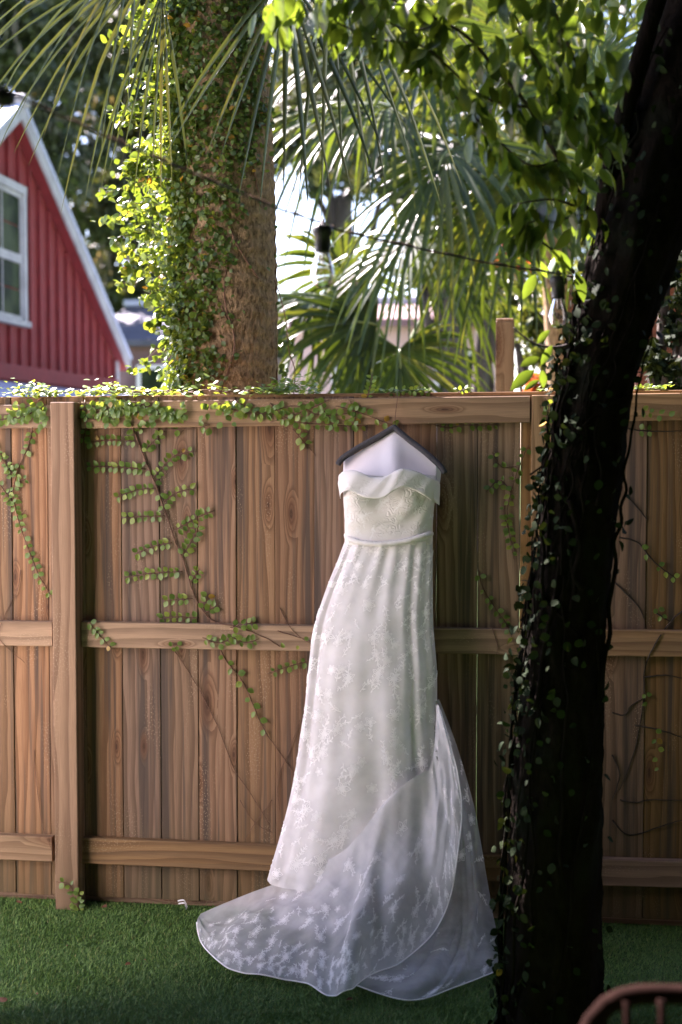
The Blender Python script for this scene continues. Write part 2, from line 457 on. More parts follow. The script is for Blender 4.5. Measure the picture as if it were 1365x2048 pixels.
def mat_glass(name, rough=0.02, tint=(1, 1, 1)):
    m = NT(name)
    fr = m.n('Fresnel'); fr.inputs[0].default_value = 1.45
    t = m.n('BsdfTransparent'); t.inputs[0].default_value = (*tint, 1)
    g = m.n('BsdfGlossy'); g.inputs['Roughness'].default_value = rough
    mx = m.n('MixShader'); m.set(mx.inputs[0], m.math('ADD', m.math('MULTIPLY', fr.outputs[0], 1.2), 0.07)); m.set(mx.inputs[1], t.outputs[0]); m.set(mx.inputs[2], g.outputs[0])
    return m.done(mx.outputs[0])
MAT['bulb'] = mat_glass('clear_bulb_glass', 0.12, (0.86, 0.86, 0.87))
def mat_pane():
    m = NT('window_pane'); o = m.obj()
    c = m.mix(m.rng(m.noise(o, 3.0, 4), 0.35, 0.65), (0.012, 0.022, 0.010, 1), (0.045, 0.062, 0.028, 1))
    return m.done(m.pbr(c, 0.5, None, 0.03))
MAT['pane'] = mat_pane()
def mat_turf():
    m = NT('turf_backing'); o = m.obj()
    c = m.ramp(m.noise(o, 90, 4), [(0.3, (0.030, 0.070, 0.014)), (0.7, (0.065, 0.135, 0.028))])
    return m.done(m.pbr(c, 0.85, m.bump(m.noise(o, 220, 3), 0.6, 0.01), 0.2))
MAT['turf'] = mat_turf()
def mat_blade():
    m = NT('turf_blade'); r = m.rand()
    c = m.ramp(r, [(0.0, (0.055, 0.130, 0.020)), (0.6, (0.095, 0.195, 0.034)), (0.92, (0.14, 0.24, 0.045)), (1.0, (0.22, 0.21, 0.07))])
    return m.done(m.pbr(c, 0.55, None, 0.35))
MAT['blade'] = mat_blade()

# ------------------------------------------------------------------ leaves
def leaf_geo(w=0.8, fold=0.12, curl=0.15, tip=1.6, n=4):
    """unit leaf: base at 0, tip at +Y, face +Z"""
    V = []; Fc = []
    ts = [0.0] + [(i + 0.6) / (n + 0.4) * 0.97 for i in range(n)] + [1.0]
    for t in ts:
        hw = 0.5 * w * (max(0.0, math.sin(math.pi * t ** (1.0 / tip * 1.15))) ** 0.8) if 0 < t < 1 else 0.0
        zc = -curl * t * t
        V.append((0, t, zc))
        V.append((-hw, t, zc + fold * hw * 2)); V.append((hw, t, zc + fold * hw * 2))
    for i in range(len(ts) - 1):
        a, b = 3 * i, 3 * (i + 1)
        if i == 0:
            Fc += [(a, b, b + 1), (a, b + 2, b)]
        elif i == len(ts) - 2:
            Fc += [(a, b, a + 1), (a, a + 2, b)]
        else:
            Fc += [(a, b, b + 1), (a, b + 1, a + 1), (a, a + 2, b + 2), (a, b + 2, b)]
    used = sorted({i for f in Fc for i in f}); mp = {o: k for k, o in enumerate(used)}
    return np.array([V[i] for i in used], dtype=float), np.array([[mp[i] for i in f] for f in Fc], dtype=int)
ROUND_LEAVES = [leaf_geo(0.80, 0.10, 0.12, 1.35), leaf_geo(0.70, 0.20, 0.25, 1.4), leaf_geo(0.86, -0.08, 0.05, 1.3)]
LONG_LEAVES = [leaf_geo(0.42, 0.18, 0.25, 1.15), leaf_geo(0.46, 0.10, 0.12, 1.2), leaf_geo(0.38, 0.25, 0.35, 1.1)]
CARD_LEAF = [(np.array([(0, 0, 0), (-.3, .45, .06), (0, 1, -.1), (.3, .45, .06)], float), np.array([(0, 2, 1), (0, 3, 2)], int))]
def frame(pos, tipd, normal, s):
    y = Vector(tipd).normalized(); z = Vector(normal); z = z - y * z.dot(y)
    if z.length < 1e-4: z = y.orthogonal()
    z.normalize(); x = y.cross(z)
    m = np.eye(4); m[:3, 0] = np.array(x) * s; m[:3, 1] = np.array(y) * s; m[:3, 2] = np.array(z) * s; m[:3, 3] = np.array(pos)
    return m
_proto = {}
def proto_mesh(g, mat, name):
    k = (id(g[0]), mat.name, name)
    if k not in _proto: _proto[k] = mesh_data(name, g[0], g[1].tolist(), mat, True)
    return _proto[k]
def leafset(parent, mats, geos, mat, name='leaf', limit=300, rest='foliage'):
    """up to `limit` leaves that show largest are parts of their own, the rest one part"""
    def rank(m):
        p = proj(m[:3, 3])
        s = np.linalg.norm(m[:3, 1])
        inside = -20 < p[0] < 1385 and -20 < p[1] < 2068
        return (s / max(p[2], 0.1)) if inside else -1.0
    idx = list(range(len(mats)))
    if len(mats) > limit:
        sc = [rank(m) for m in mats]
        idx.sort(key=lambda i: -sc[i])
    base = world_loc(parent)
    for i in idx[:limit]:
        g = geos[i % len(geos)]
        o = bpy.data.objects.new(name, proto_mesh(g, mat, name))
        COL.objects.link(o); o.parent = parent
        mm = mats[i].copy(); mm[:3, 3] -= np.array(base)
        o.matrix_local = Matrix(mm.tolist())
    if len(idx) > limit:
        joined(parent, [mats[i] for i in idx[limit:]], geos, mat, rest)
def joined(parent, mats, geos, mat, name):
    Vs = []; Ts = []; n = 0
    ms = np.array(mats)
    for k, g in enumerate(geos):
        sub = ms[k::len(geos)]
        if len(sub) == 0: continue
        v = np.einsum('nij,vj->nvi', sub[:, :3, :3], g[0]) + sub[:, None, :3, 3]
        t = g[1][None] + (np.arange(len(sub)) * len(g[0]))[:, None, None] + n
        Vs.append(v.reshape(-1, 3)); Ts.append(t.reshape(-1, 3)); n += v.shape[0] * v.shape[1]
    o = big_mesh(name, np.concatenate(Vs), np.concatenate(Ts), mat, parent, True)
    o['kind'] = 'stuff'
    return o
def rvec(r=rnd): 
    while True:
        v = Vector((r.uniform(-1, 1), r.uniform(-1, 1), r.uniform(-1, 1)))
        if 0.05 < v.length < 1: return v.normalized()

# ================================================================== GROUND
gv = [(-60, -40, 0), (60, -40, 0), (60, 120, 0), (-60, 120, 0)]
tag(obj('ground', gv, [(0, 1, 2, 3)], MAT['turf']), kind='structure')

def build_turf():
    n = 190000
    x = nrng.uniform(-1.75, 1.75, n); y = -nrng.uniform(0, 1, n) ** 0.9 * 1.75 + 0.02
    h = nrng.uniform(0.006, 0.014, n); a = nrng.uniform(0, 2 * np.pi, n); w = nrng.uniform(0.0011, 0.0019, n)
    patch = np.sin(x * 7 + 1.3 * np.sin(y * 5)) * np.cos(y * 9 + x * 3)
    lean = 0.008 + 0.003 * patch
    la = 1.2 + 1.4 * patch + nrng.normal(0, 1.1, n)
    tx = x + np.cos(la) * lean * nrng.uniform(0.3, 1.6, n); ty = y + np.sin(la) * lean * nrng.uniform(0.3, 1.6, n)
    V = np.zeros((n, 3, 3))
    V[:, 0] = np.stack([x - np.cos(a) * w, y - np.sin(a) * w, np.zeros(n) + 0.001], 1)
    V[:, 1] = np.stack([x + np.cos(a) * w, y + np.sin(a) * w, np.zeros(n) + 0.001], 1)
    V[:, 2] = np.stack([tx, ty, h], 1)
    T = np.arange(n * 3).reshape(n, 3)
    o = big_mesh('artificial_grass', V.reshape(-1, 3), T, MAT['blade'])
    tag(o, 'short green artificial grass covering the ground in front of the fence', 'grass', kind='stuff')
build_turf()

# ================================================================== FENCE
def fx(px, py=1100): return P(px, py, 0.0).x
fence = thing('wooden_fence', 'tall wooden picket fence with horizontal rails behind the white dress', 'fence', (0, 0, 0))
def picket(x0, x1, zb, zt, gap, y0=0.0):
    # slightly cupped, bevelled board
    w = (x1 - x0) - gap
    c = (x0 + x1) / 2
    V, Fc = box_geo((-w / 2, 0, 0), (w / 2, 0.017, 1.0), 0.0)
    b = 0.0022
    yo = y0 + rnd.uniform(0, 0.003)
    V = []; 
    tl = rnd.uniform(-0.0022, 0.0022); lx = rnd.uniform(-0.0006, 0.0006)
    prof = [(-w / 2, b + 0.001), (-w / 2 + b, 0.0), (0, rnd.uniform(-0.0012, 0.001)), (w / 2 - b, 0.0), (w / 2, b + 0.001), (w / 2, 0.017), (-w / 2, 0.017)]
    for z in (zb + rnd.uniform(-0.004, 0.004), zt):
        for (px_, py_) in prof:
            V.append((c + px_ + (lx if z > 1 else -lx), yo + py_ + tl * px_ / w * 2, z))
    n = len(prof)
    Fc = [[k, (k + 1) % n, n + (k + 1) % n, n + k] for k in range(n)] + [list(range(n))[::-1], list(range(n, 2 * n))]
    return obj('picket', V, Fc, MAT['picket'], fence)
ztop = P(682, 787, 0.03).z
joints = [-410, -340, -270, -196, -122, -48.5, 25, 97, 170.5, 243.5, 319.5, 395.5, 473, 550.5, 629, 708, 788, 873, 955.5, 1040, 1122, 1206, 1293, 1378, 1465, 1552, 1640]
for a, b in zip(joints[:-1], joints[1:]):
    gap = 0.0005
    if a in (873, 955.5, 1206, 1293): gap = 0.0007
    if a in (1040, 1122): gap = 0.0007
    picket(fx(a), fx(b), 0.028, ztop - 0.012, gap)
# back rails and the strip that tops the fence
for nm, (r0, r1) in {'back_rail': (790, 838), 'mid': (1262, 1300), 'low': (1700, 1740)}.items():
    z0, z1 = P(682, r1, 0.02).z, P(682, r0, 0.02).z
    if nm == 'back_rail':
        z1 = ztop
    V, Fc = box_geo((-2.05, 0.021, z0), (2.9, 0.058, z1), 0.002)
    for v in V: v.z += v.x * 0.006
    obj('back_rail', V, Fc, MAT['rail'], fence)
# kick board showing under the pickets
box('kick_board', (-2.0, 0.022, 0.0), (2.8, 0.045, 0.10), MAT['rail'], fence, 0.002)
def rail(pa, pb, h_px, y0=-0.038, y1=-0.0015):
    """pa, pb: pixel of the rail's top front edge at its two ends"""
    A = P(pa[0], pa[1], y0); B = P(pb[0], pb[1], y0)
    A2 = P(pa[0], pa[1] + h_px, y0); B2 = P(pb[0], pb[1] + h_px, y0)
    V, Fc = box_geo((0, 0, 0), (1, 1, 1), 0.0)
    b = 0.003
    prof = lambda t, bo: [(y0 + b, t), (y1, t), (y1, bo), (y0 + b, bo), (y0, bo + b), (y0, t - b)]
    V = [(A.x, y, z) for y, z in prof(A.z, A2.z)] + [(B.x, y, z) for y, z in prof(B.z, B2.z)]
    n = 6
    Fc = [[k, (k + 1) % n, n + (k + 1) % n, n + k] for k in range(n)] + [list(range(n))[::-1], list(range(n, 2 * n))]
    return obj('rail', V, Fc, MAT['rail'], fence)
def post(px0, px1, row_top, y0=-0.088, y1=-0.0015, lean=0.0):
    A = P(px0, 1250, y0); B = P(px1, 1250, y0); zt = P(px0, row_top, y0).z
    V, Fc = box_geo((A.x, y0, -0.05), (B.x, y1, zt), 0.003)
    for v in V: v.x += (v.z - 1.0) * lean
    return obj('post', V, Fc, MAT['post'], fence)
p1 = post(105.5, 152.5, 804)
p2 = post(1061, 1109, 790, -0.040, -0.0015)
p3 = post(-412, -364, 806)
# rails: left bay, middle bay, right bay
rail((-363, 812), (104, 809), 47); rail((-363, 1236), (104, 1244), 49); rail((-363, 1655), (104, 1675), 49)
rail((163, 803.5), (1060.5, 791.5), 53.5); rail((163, 1243.5), (1060.5, 1259.5), 51); rail((163, 1676), (1060.5, 1715), 51)
rail((1110, 789), (1700, 781), 55); rail((1110, 1259), (1700, 1266), 52); rail((1110, 1716), (1700, 1733), 53)

def fence_y(px, py, lift=0.004):
    """depth of the fence's face at a pixel: rails stand proud"""
    t = (px - 170) / 890.0
    for (a, b, h) in ((803, 791, 54), (1243.5, 1259.5, 51), (1676, 1715, 51)):
        top = a + (b - a) * t
        if top - 2 < py < top + h + 1: return -0.038 - lift
    if 103 < px < 166 and py > 804: return -0.088 - lift
    return 0.0 - lift

# ================================================================== WEDDING DRESS
class Surf:
    """bicubic sheet through a grid of points, u along columns, v along rows"""
    def __init__(self, ctrl, disp=None):
        self.c = np.array([[list(p) for p in row] for row in ctrl], float); self.disp = disp
    def _cr(self, p0, p1, p2, p3, t):
        return 0.5 * (2 * p1 + (p2 - p0) * t + (2 * p0 - 5 * p1 + 4 * p2 - p3) * t ** 2 + (3 * p1 - p0 - 3 * p2 + p3) * t ** 3)
    def base(self, u, v):
        Rr, C, _ = self.c.shape
        u = np.clip(u, 0, 1) * (C - 1); v = np.clip(v, 0, 1) * (Rr - 1)
        iu = np.minimum(u.astype(int), C - 2); iv = np.minimum(v.astype(int), Rr - 2)
        tu = (u - iu)[:, None]; tv = (v - iv)[:, None]
        rows = []
        for dr in (-1, 0, 1, 2):
            r = np.clip(iv + dr, 0, Rr - 1)
            rows.append(self._cr(*[self.c[r, np.clip(iu + dc, 0, C - 1)] for dc in (-1, 0, 1, 2)], tu))
        return self._cr(*rows, tv)
    def normal(self, u, v, f):
        e = 2e-3
        du = f(np.clip(u + e, 0, 1), v) - f(np.clip(u - e, 0, 1), v); dv = f(u, np.clip(v + e, 0, 1)) - f(u, np.clip(v - e, 0, 1))
        n = np.cross(du, dv); L = np.linalg.norm(n, axis=1, keepdims=True); L[L < 1e-12] = 1
        n = n / L
        # face the camera
        p = f(u, v); s = np.sign(((np.array(CAM) - p) * n).sum(1, keepdims=True)); s[s == 0] = 1
        return n * s
    def ev(self, u, v):
        u = np.asarray(u, float); v = np.asarray(v, float)
        p = self.base(u, v)
        if self.disp is not None:
            p = p + self.normal(u, v, self.base) * self.disp(u, v)[:, None]
        return p
    def lift(self, u, v, off):
        u = np.asarray(u, float); v = np.asarray(v, float)
        return self.ev(u, v) + self.normal(u, v, self.ev) * off
    def grid(self, nu, nv, fn=None):
        uu, vv = np.meshgrid(np.linspace(0, 1, nu), np.linspace(0, 1, nv))
        p = (fn or self.ev)(uu.ravel(), vv.ravel())
        q = [(j * nu + i, j * nu + i + 1, (j + 1) * nu + i + 1, (j + 1) * nu + i) for j in range(nv - 1) for i in range(nu - 1)]
        return p, np.array(q)
class Tube(Surf):
    """hanging closed tube; rows = (pixel row, left px, right px, front depth)"""
    def __init__(self, rows, yb, disp=None, power=0.62):
        self.rows = rows; self.yb = yb; self.disp = disp; self.power = power
        self.tab = []
        for (r, l, rr, d) in rows:
            A = P(l, r, yb - d * 0.35); B = P(rr, r, yb - d * 0.35)
            self.tab.append(((A.z + B.z) / 2, A.x, B.x, d, (B.z - A.z)))
        self.tab = np.array(self.tab)
    def base(self, u, v):
        k = len(self.tab); s = np.clip(v, 0, 1) * (k - 1); i = np.minimum(s.astype(int), k - 2); t = (s - i)[:, None]
        T = self._cr(self.tab[np.maximum(i - 1, 0)], self.tab[i], self.tab[i + 1], self.tab[np.minimum(i + 2, k - 1)], t)
        th = u * 2 * np.pi                      # 0 left, pi/2 front, pi right, then the back
        cx = (T[:, 1] + T[:, 2]) / 2; hw = (T[:, 2] - T[:, 1]) / 2
        x = cx - hw * np.cos(th)
        sn = np.sin(th)
        y = np.where(sn >= 0, self.yb - T[:, 3] * (0.35 + 0.65 * np.abs(sn) ** self.power), self.yb - T[:, 3] * 0.35 * (1 - np.abs(sn) ** 0.6))
        return np.stack([x, y, T[:, 0] + T[:, 4] * (-np.cos(th)) * 0.5], 1)

dress = thing('wedding_dress', 'white strapless lace wedding dress with long train hanging against the wooden fence', 'dress', (0.02, -0.25, 0.0))

def cloth(name, surf, nu, nv, mat, thick=0.0):
    p, q = surf.grid(nu, nv)
    o = big_mesh(name, p, q, mat, dress, True)
    return o

# lace motifs ---------------------------------------------------------------
def petal(L, W, n=7):
    out = []
    for i in range(n + 1):
        t = i / n; out.append((W * 0.5 * math.sin(math.pi * t ** 0.8), L * t))
    return out + [(-x, y) for x, y in out[-2:0:-1]]
def ring_shape(poly, k, thick):
    """outline ribbon of a polygon -> list of quads"""
    cx = sum(p[0] for p in poly) / len(poly); cy = sum(p[1] for p in poly) / len(poly)
    inn = [(cx + (x - cx) * k, cy + (y - cy) * k) for x, y in poly]
    n = len(poly)
    return [[poly[i], poly[(i + 1) % n], inn[(i + 1) % n], inn[i]] for i in range(n)]
def xform(q, ang, tx, ty, s=1.0):
    c, sn = math.cos(ang), math.sin(ang)
    return [[(s * (c * x - sn * y) + tx, s * (sn * x + c * y) + ty) for x, y in poly] for poly in q]
def flower(r, rg):
    out = []; n = rg.choice([5, 6, 6, 7]); a0 = rg.uniform(0, 6)
    for i in range(n):
        L = r * rg.uniform(0.8, 1.1); pt = petal(L, L * 0.62)
        s = ring_shape(pt, 0.74, 0)
        s += [[(-0.0012, L * 0.15), (0.0012, L * 0.15), (0.0012, L * 0.7), (-0.0012, L * 0.7)]]
        if rg.random() < 0.22: s += [petal(L * 0.55, L * 0.3, 4)]
        out += xform(s, a0 + 2 * math.pi * i / n, 0, 0)
    out += [[(r * 0.17 * math.cos(k), r * 0.17 * math.sin(k)) for k in np.linspace(0, 5.6, 7)]]
    return out
def leafy(L, rg, bend=0.5):
    out = []; n = 6; x = y = 0.0; a = rg.gauss(0, 0.55) + rg.choice((0, math.pi)); side = 1
    for i in range(n):
        a += rg.uniform(-0.1, 0.35) * bend
        nx, ny = x - math.sin(a) * L / n, y + math.cos(a) * L / n
        px_, py_ = math.cos(a) * 0.0014, math.sin(a) * 0.0014
        out.append([(x - px_, y - py_), (x + px_, y + py_), (nx + px_, ny + py_), (nx - px_, ny - py_)])
        ll = L * rg.uniform(0.22, 0.38) * (1 - 0.08 * i)
        pt = petal(ll, ll * 0.42, 5)
        s = ring_shape(pt, 0.55, 0) if rg.random() < 0.6 else [pt]
        out += xform(s, a + side * rg.uniform(0.6, 1.0), nx, ny)
        if rg.random() < 0.5: out += xform([petal(ll * 0.7, ll * 0.3, 4)], a - side * 0.9, nx, ny)
        x, y = nx, ny; side = -side
    return out
def lace(name, surf, spots, off=0.0018, seed=1, mat='lace'):
    """spots: (u, v, size, kind)"""
    rg = random.Random(seed); FF = []; keep = []
    pp = surf.ev(np.array([s[0] for s in spots]), np.array([s[1] for s in spots]))
    for i, s in enumerate(spots):
        if all(np.linalg.norm(pp[i] - pp[j]) > 0.42 * (s[2] + spots[j][2]) for j in keep): keep.append(i)
    spots = [spots[i] for i in keep]
    cu_, cv_ = np.array([s[0] for s in spots]), np.array([s[1] for s in spots])
    e = 4e-3
    Lu = np.linalg.norm(surf.ev(np.clip(cu_ + e, 0, 1), cv_) - surf.ev(np.clip(cu_ - e, 0, 1), cv_), axis=1) / (2 * e)
    Lv = np.linalg.norm(surf.ev(cu_, np.clip(cv_ + e, 0, 1)) - surf.ev(cu_, np.clip(cv_ - e, 0, 1)), axis=1) / (2 * e)
    UV = []
    for i, (u, v, s, kind) in enumerate(spots):
        lu, lv = max(Lu[i], 0.15), max(Lv[i], 0.15)
        sh = []
        if kind in ('f', 'fl'): sh += flower(s * 0.5, rg)
        if kind in ('l', 'fl'):
            for _ in range(2 if kind == 'fl' else 1):
                sh += leafy(s * 1.1, rg, 1.0)
        for poly in sh:
            n0 = len(UV)
            pts = [(u + x / lu, v + y / lv) for x, y in poly]
            if min(p[0] for p in pts) < 0.0 or max(p[0] for p in pts) > 1.0 or min(p[1] for p in pts) < 0.0 or max(p[1] for p in pts) > 0.995: continue
            UV += pts; FF.append(list(range(n0, n0 + len(poly))))
    UV = np.array(UV)
    p = surf.lift(UV[:, 0], UV[:, 1], off)
    o = obj(name, p, FF, MAT[mat], dress, False)
    o['kind'] = 'stuff'
    return o

# skirt: lining and lace over-skirt
YB = -0.050
def folds(amp0, amp1, k, seed):
    rg = random.Random(seed); ph = [rg.uniform(0, 6.28) for _ in range(8)]
    def d(u, v):
        a = amp0 + (amp1 - amp0) * v ** 1.3
        w = u + 0.006 * np.sin(5 * v + ph[6]) + 0.008 * np.sin(2.2 * v + 9 * u + ph[7])
        s = 0.55 * np.sin(2 * np.pi * k * w + ph[0] + 1.2 * np.sin(2.6 * v + ph[1])) + 0.40 * np.sin(2 * np.pi * (k * 1.73) * w + ph[2] + 1.1 * np.sin(3.4 * v + ph[5])) \
            + 0.22 * np.sin(2 * np.pi * (k * 3.1) * w + ph[3] + 2.0 * v)
        s = s * (0.7 + 0.5 * np.sin(7.0 * u * 2 + 3.1 * v + ph[5]))
        front = np.clip(np.sin(u * 2 * np.pi) * 3, 0, 1)
        mod = 0.55 + 0.45 * np.sin(41 * u + 2.3 * np.sin(17 * u) + 2.0 * v + ph[6]) * np.sin(23 * u + 1.7 * v)
        g = 0.0024 * mod * np.sin(2 * np.pi * 27 * w + 4.5 * np.sin(2.1 * v + 11 * u) + ph[1]) * (1 - 0.5 * v) + 0.0020 * np.sin(2 * np.pi * 19 * w + ph[4] + 3 * v)
        return (a * s + g) * front + 0.0035 * np.sin(23 * v + 30 * u + ph[4]) * front * v
    return d
over = Tube([(1082, 691, 866, 0.105), (1125, 675, 866, 0.115), (1180, 653, 866, 0.13), (1250, 632, 867, 0.15), (1340, 619, 874, 0.175), (1440, 609, 876, 0.20),
             (1560, 590, 888, 0.235), (1660, 566, 902, 0.265), (1752, 540, 915, 0.29)], YB, folds(0.003, 0.017, 7, 3))
lining = Tube([(1084, 697, 862, 0.095), (1125, 688, 862, 0.103), (1180, 674, 861, 0.117), (1250, 658, 861, 0.136), (1340, 645, 866, 0.16), (1440, 636, 868, 0.185),
               (1560, 618, 879, 0.22), (1660, 596, 892, 0.25), (1735, 574, 902, 0.27)], YB - 0.004, (lambda f: (lambda u, v: f(u, v) * 0.95))(folds(0.003, 0.017, 7, 3)))
cloth('skirt_lining', lining, 260, 90, MAT['satin'])
cloth('lace_skirt', over, 420, 130, MAT['tulle'])
rg = random.Random(11)
sp = []
for k in range(420):
    u = rg.uniform(0.03, 0.47); v = rg.uniform(0.05, 0.93)
    sp.append((u, v, rg.uniform(0.035, 0.060) * (0.8 + 0.35 * v), rg.choice(['f', 'fl', 'l', 'l', 'fl'])))
for k in range(16):
    sp.append((rg.uniform(0.02, 0.49), 0.95 + rg.uniform(-0.02, 0.01), rg.uniform(0.05, 0.07), 'f'))
for k in range(26):      # the sheer left margin
    sp.append((rg.uniform(0.005, 0.07), rg.uniform(0.1, 0.95), rg.uniform(0.04, 0.07), rg.choice(['f', 'l', 'fl'])))
for k in range(14):
    sp.append((rg.uniform(0.40, 0.485), rg.uniform(0.03, 0.6), rg.uniform(0.045, 0.075), rg.choice(['f', 'fl'])))
lace('lace_flowers', over, sp, 0.002, 21)

# train: front sweep
Hem = [(394, 1846), (404, 1888), (452, 1934), (530, 1953), (606, 1964), (655, 1990), (697, 1982), (742, 1950), (806, 1922), (878, 1850), (912, 1740), (923, 1610), (905, 1505), (881, 1420)]
Top = [(402, 1836), (432, 1814), (500, 1786), (570, 1760), (640, 1728), (690, 1700), (722, 1664), (755, 1622), (792, 1582), (830, 1554), (858, 1537), (868, 1500), (872, 1455), (873, 1410)]
hy = [None] * 8 + [-0.66, -0.54, -0.47, -0.40, -0.33, -0.25]
ty = [-0.14, -0.13, -0.17, -0.23, -0.30, -0.335, -0.345, -0.345, -0.345, -0.335, -0.32, -0.30, -0.28, -0.24]
hz = [0.022, 0.022, 0.022, 0.024, 0.026, 0.024, 0.055, 0.05]
Hp = [G(px, py, hz[i]) if hy[i] is None else P(px, py, hy[i]) for i, (px, py) in enumerate(Hem)]
Tp = [P(px, py, ty[i]) for i, (px, py) in enumerate(Top)]
for i in (0, 1): Tp[i].z = max(Tp[i].z, 0.026)
rows = []
for r in range(6):
    t = r / 5
    row = []
    for i in range(len(Hp)):
        p = Tp[i].lerp(Hp[i], t)
        if 2 <= i <= 11: p.y = Tp[i].y + (Hp[i].y - Tp[i].y) * t ** 1.55; p.z = Tp[i].z + (Hp[i].z - Tp[i].z) * t ** 0.85
        w = math.sin(math.pi * t)
        bel = 0.05 if i < 5 else 0.07 if i < 9 else 0.03
        if i < 2: bel = 0.015
        sag = -0.25 * (Tp[i].z - Hp[i].z) * w * (0.35 if 3 <= i <= 9 else 0.1)     # hangs steep, then spreads
        p = p + Vector((0, -bel * w * t * 0.8, bel * w * t * 0.8 + sag * 0.5))
        p.z = max(p.z, 0.024)
        row.append(p)
    rows.append(row)
def train_disp(u, v):
    mid = np.sin(np.pi * np.clip(v, 0, 1)) ** 0.6
    edge = np.clip(u * 8, 0, 1) * np.clip((1 - u) * 8, 0, 1)
    w = u + 0.05 * np.sin(2.5 * v)
    s = 0.62 * np.sin(2 * np.pi * 3.6 * w + 0.8 + 1.5 * v) + 0.34 * np.sin(2 * np.pi * 7.3 * w + 2.0 * v + 2 + 1.2 * np.sin(9 * u)) + 0.13 * np.sin(2 * np.pi * 17 * w - 3 * v + 2 * np.sin(7 * u))
    soft = 0.006 * np.sin(9 * v + 14 * u) * mid
    hemw = 0.007 * np.sin(2 * np.pi * 9 * u + 1.0) * np.clip((v - 0.75) * 4, 0, 1)
    return (0.022 * s * mid + soft) * edge + np.maximum(hemw, -0.004) * edge
_cr = random.Random(17)
_comp = [(_cr.uniform(3, 13), _cr.uniform(-4, 4), _cr.uniform(0, 6.28), _cr.uniform(0.5, 1.0)) for _ in range(9)]
def crumple(u, v):
    s = 0
    uu = u + 0.03 * np.sin(6 * v + 4 * u); vv = v + 0.05 * np.sin(8 * u)
    for fu, fv, ph_, am in _comp:
        s = s + am * (0.6 - np.abs(np.sin(np.pi * (fu * uu + fv * vv) + ph_)))
    return s / 3.0
_old = train_disp
def train_disp2(u, v):
    edge = np.clip(u * 7, 0, 1) * np.clip((1 - u) * 7, 0, 1) * np.clip(v * 5, 0, 1) * np.clip((1 - v) * 6, 0.25, 1)
    return (_old(u, v) * 0.8 + 0.0075 * crumple(u, v) * edge) * np.clip((0.97 - u) * 9, 0, 1)
train = Surf(rows, train_disp2)
cloth('train', train, 300, 110, MAT['organza'])
sp = []
rg = random.Random(5)
for k in range(1100):          # border of flowers along the hem
    u = rg.uniform(0.02, 0.97); v = 1 - abs(rg.gauss(0.0, 0.10)) - 0.055
    sp.append((u, v, rg.uniform(0.028, 0.055) * (0.75 if u < 0.1 or u > 0.85 else 1.0), rg.choice(['f', 'fl', 'fl', 'l'])))
for k in range(36):
    u = rg.uniform(0.08, 0.9); v = rg.uniform(0.1, 0.7)
    sp.append((u, v, rg.uniform(0.035, 0.055), rg.choice(['f', 'l', 'fl'])))
for k in range(26):           # left end, lace lying flat
    sp.append((rg.uniform(0.07, 0.42), rg.uniform(0.12, 0.55), rg.uniform(0.035, 0.055), rg.choice(['f', 'fl', 'l'])))
lace('train_lace', train, sp, 0.002, 33, 'fine_lace')
def hem_cord(name, surf, v=0.998, rad=0.0035, mat='lace', u0=0.0, u1=1.0, n=140):
    us = np.linspace(u0, u1, n); pts = surf.ev(us, np.full(n, v))
    V, Fc = tube_geo([Vector(p) for p in pts], rad, 6)
    return obj(name, V, Fc, MAT[mat], dress, True)
hem_cord('hem_edge', train, 0.998, 0.0024)
class Sub(Surf):
    def __init__(self, s, u0, u1, v0, v1, off): self.s = s; self.r = (u0, u1, v0, v1); self.off = off; self.disp = None
    def base(self, u, v):
        u0, u1, v0, v1 = self.r
        return self.s.lift(u0 + (u1 - u0) * u, v0 + (v1 - v0) * v * (0.92 + 0.08 * np.sin(9 * u)), self.off)
cloth('train_lining', Sub(train, 0.22, 0.97, 0.012, 0.62, -0.007), 160, 60, MAT['lining'])

# train: right-hand layer behind
Lr = [(866, 1405), (868, 1500), (862, 1620), (850, 1730), (815, 1835), (755, 1915), (705, 1968)]
Mr = [(872, 1402), (890, 1500), (905, 1620), (910, 1730), (905, 1850), (872, 1942), (818, 2001)]
Nr = [(876, 1400), (903, 1495), (928, 1610), (942, 1720), (950, 1840), (935, 1925), (912, 1974)]
Rr_ = [(879, 1398), (915, 1494), (948, 1610), (967, 1712), (987, 1830), (1000, 1890), (1004, 1938)]
dy = [-0.15, -0.20, -0.24, -0.28, -0.34, None, None]
def lay(cols, k):
    out = []
    for i, (px, py) in enumerate(cols):
        out.append(G(px, py, 0.026 if i == 6 else 0.060) if dy[i] is None else P(px, py, dy[i] + k * (0.02 + 0.03 * i / 6)))
    return out
cols4 = [lay(Lr, 0), lay(Mr, -0.8), lay(Nr, -0.6), lay(Rr_, 1.2)]
rows = [[c[i] for c in cols4] for i in range(7)]
def back_disp(u, v):
    return 0.016 * v * np.clip((1 - v) * 6, 0, 1) * np.sin(np.pi * u) * (np.sin(2 * np.pi * 3.2 * u + 2.5 * v) + 0.5 * np.sin(2 * np.pi * 6.1 * u + 1 + v))
side = Surf(rows, back_disp)
cloth('side_train', side, 90, 110, MAT['sheer'])
side2 = Surf([[p + Vector((-0.02 - 0.03 * i / 6, 0.06, 0.0)) if i < 6 else p + Vector((-0.03, 0.07, 0.004)) for p in row] for i, row in enumerate(rows)], back_disp)
cloth('side_train_underlayer', side2, 70, 80, MAT['sheer'])
sp = []
rg = random.Random(9)
for k in range(26): sp.append((rg.uniform(0.06, 0.94), 1 - abs(rg.gauss(0, 0.045)) - 0.035, rg.uniform(0.05, 0.08), rg.choice(['f', 'fl', 'l'])))
for k in range(20): sp.append((rg.uniform(0.75, 0.95), rg.uniform(0.15, 0.95), rg.uniform(0.04, 0.06), rg.choice(['f', 'l'])))
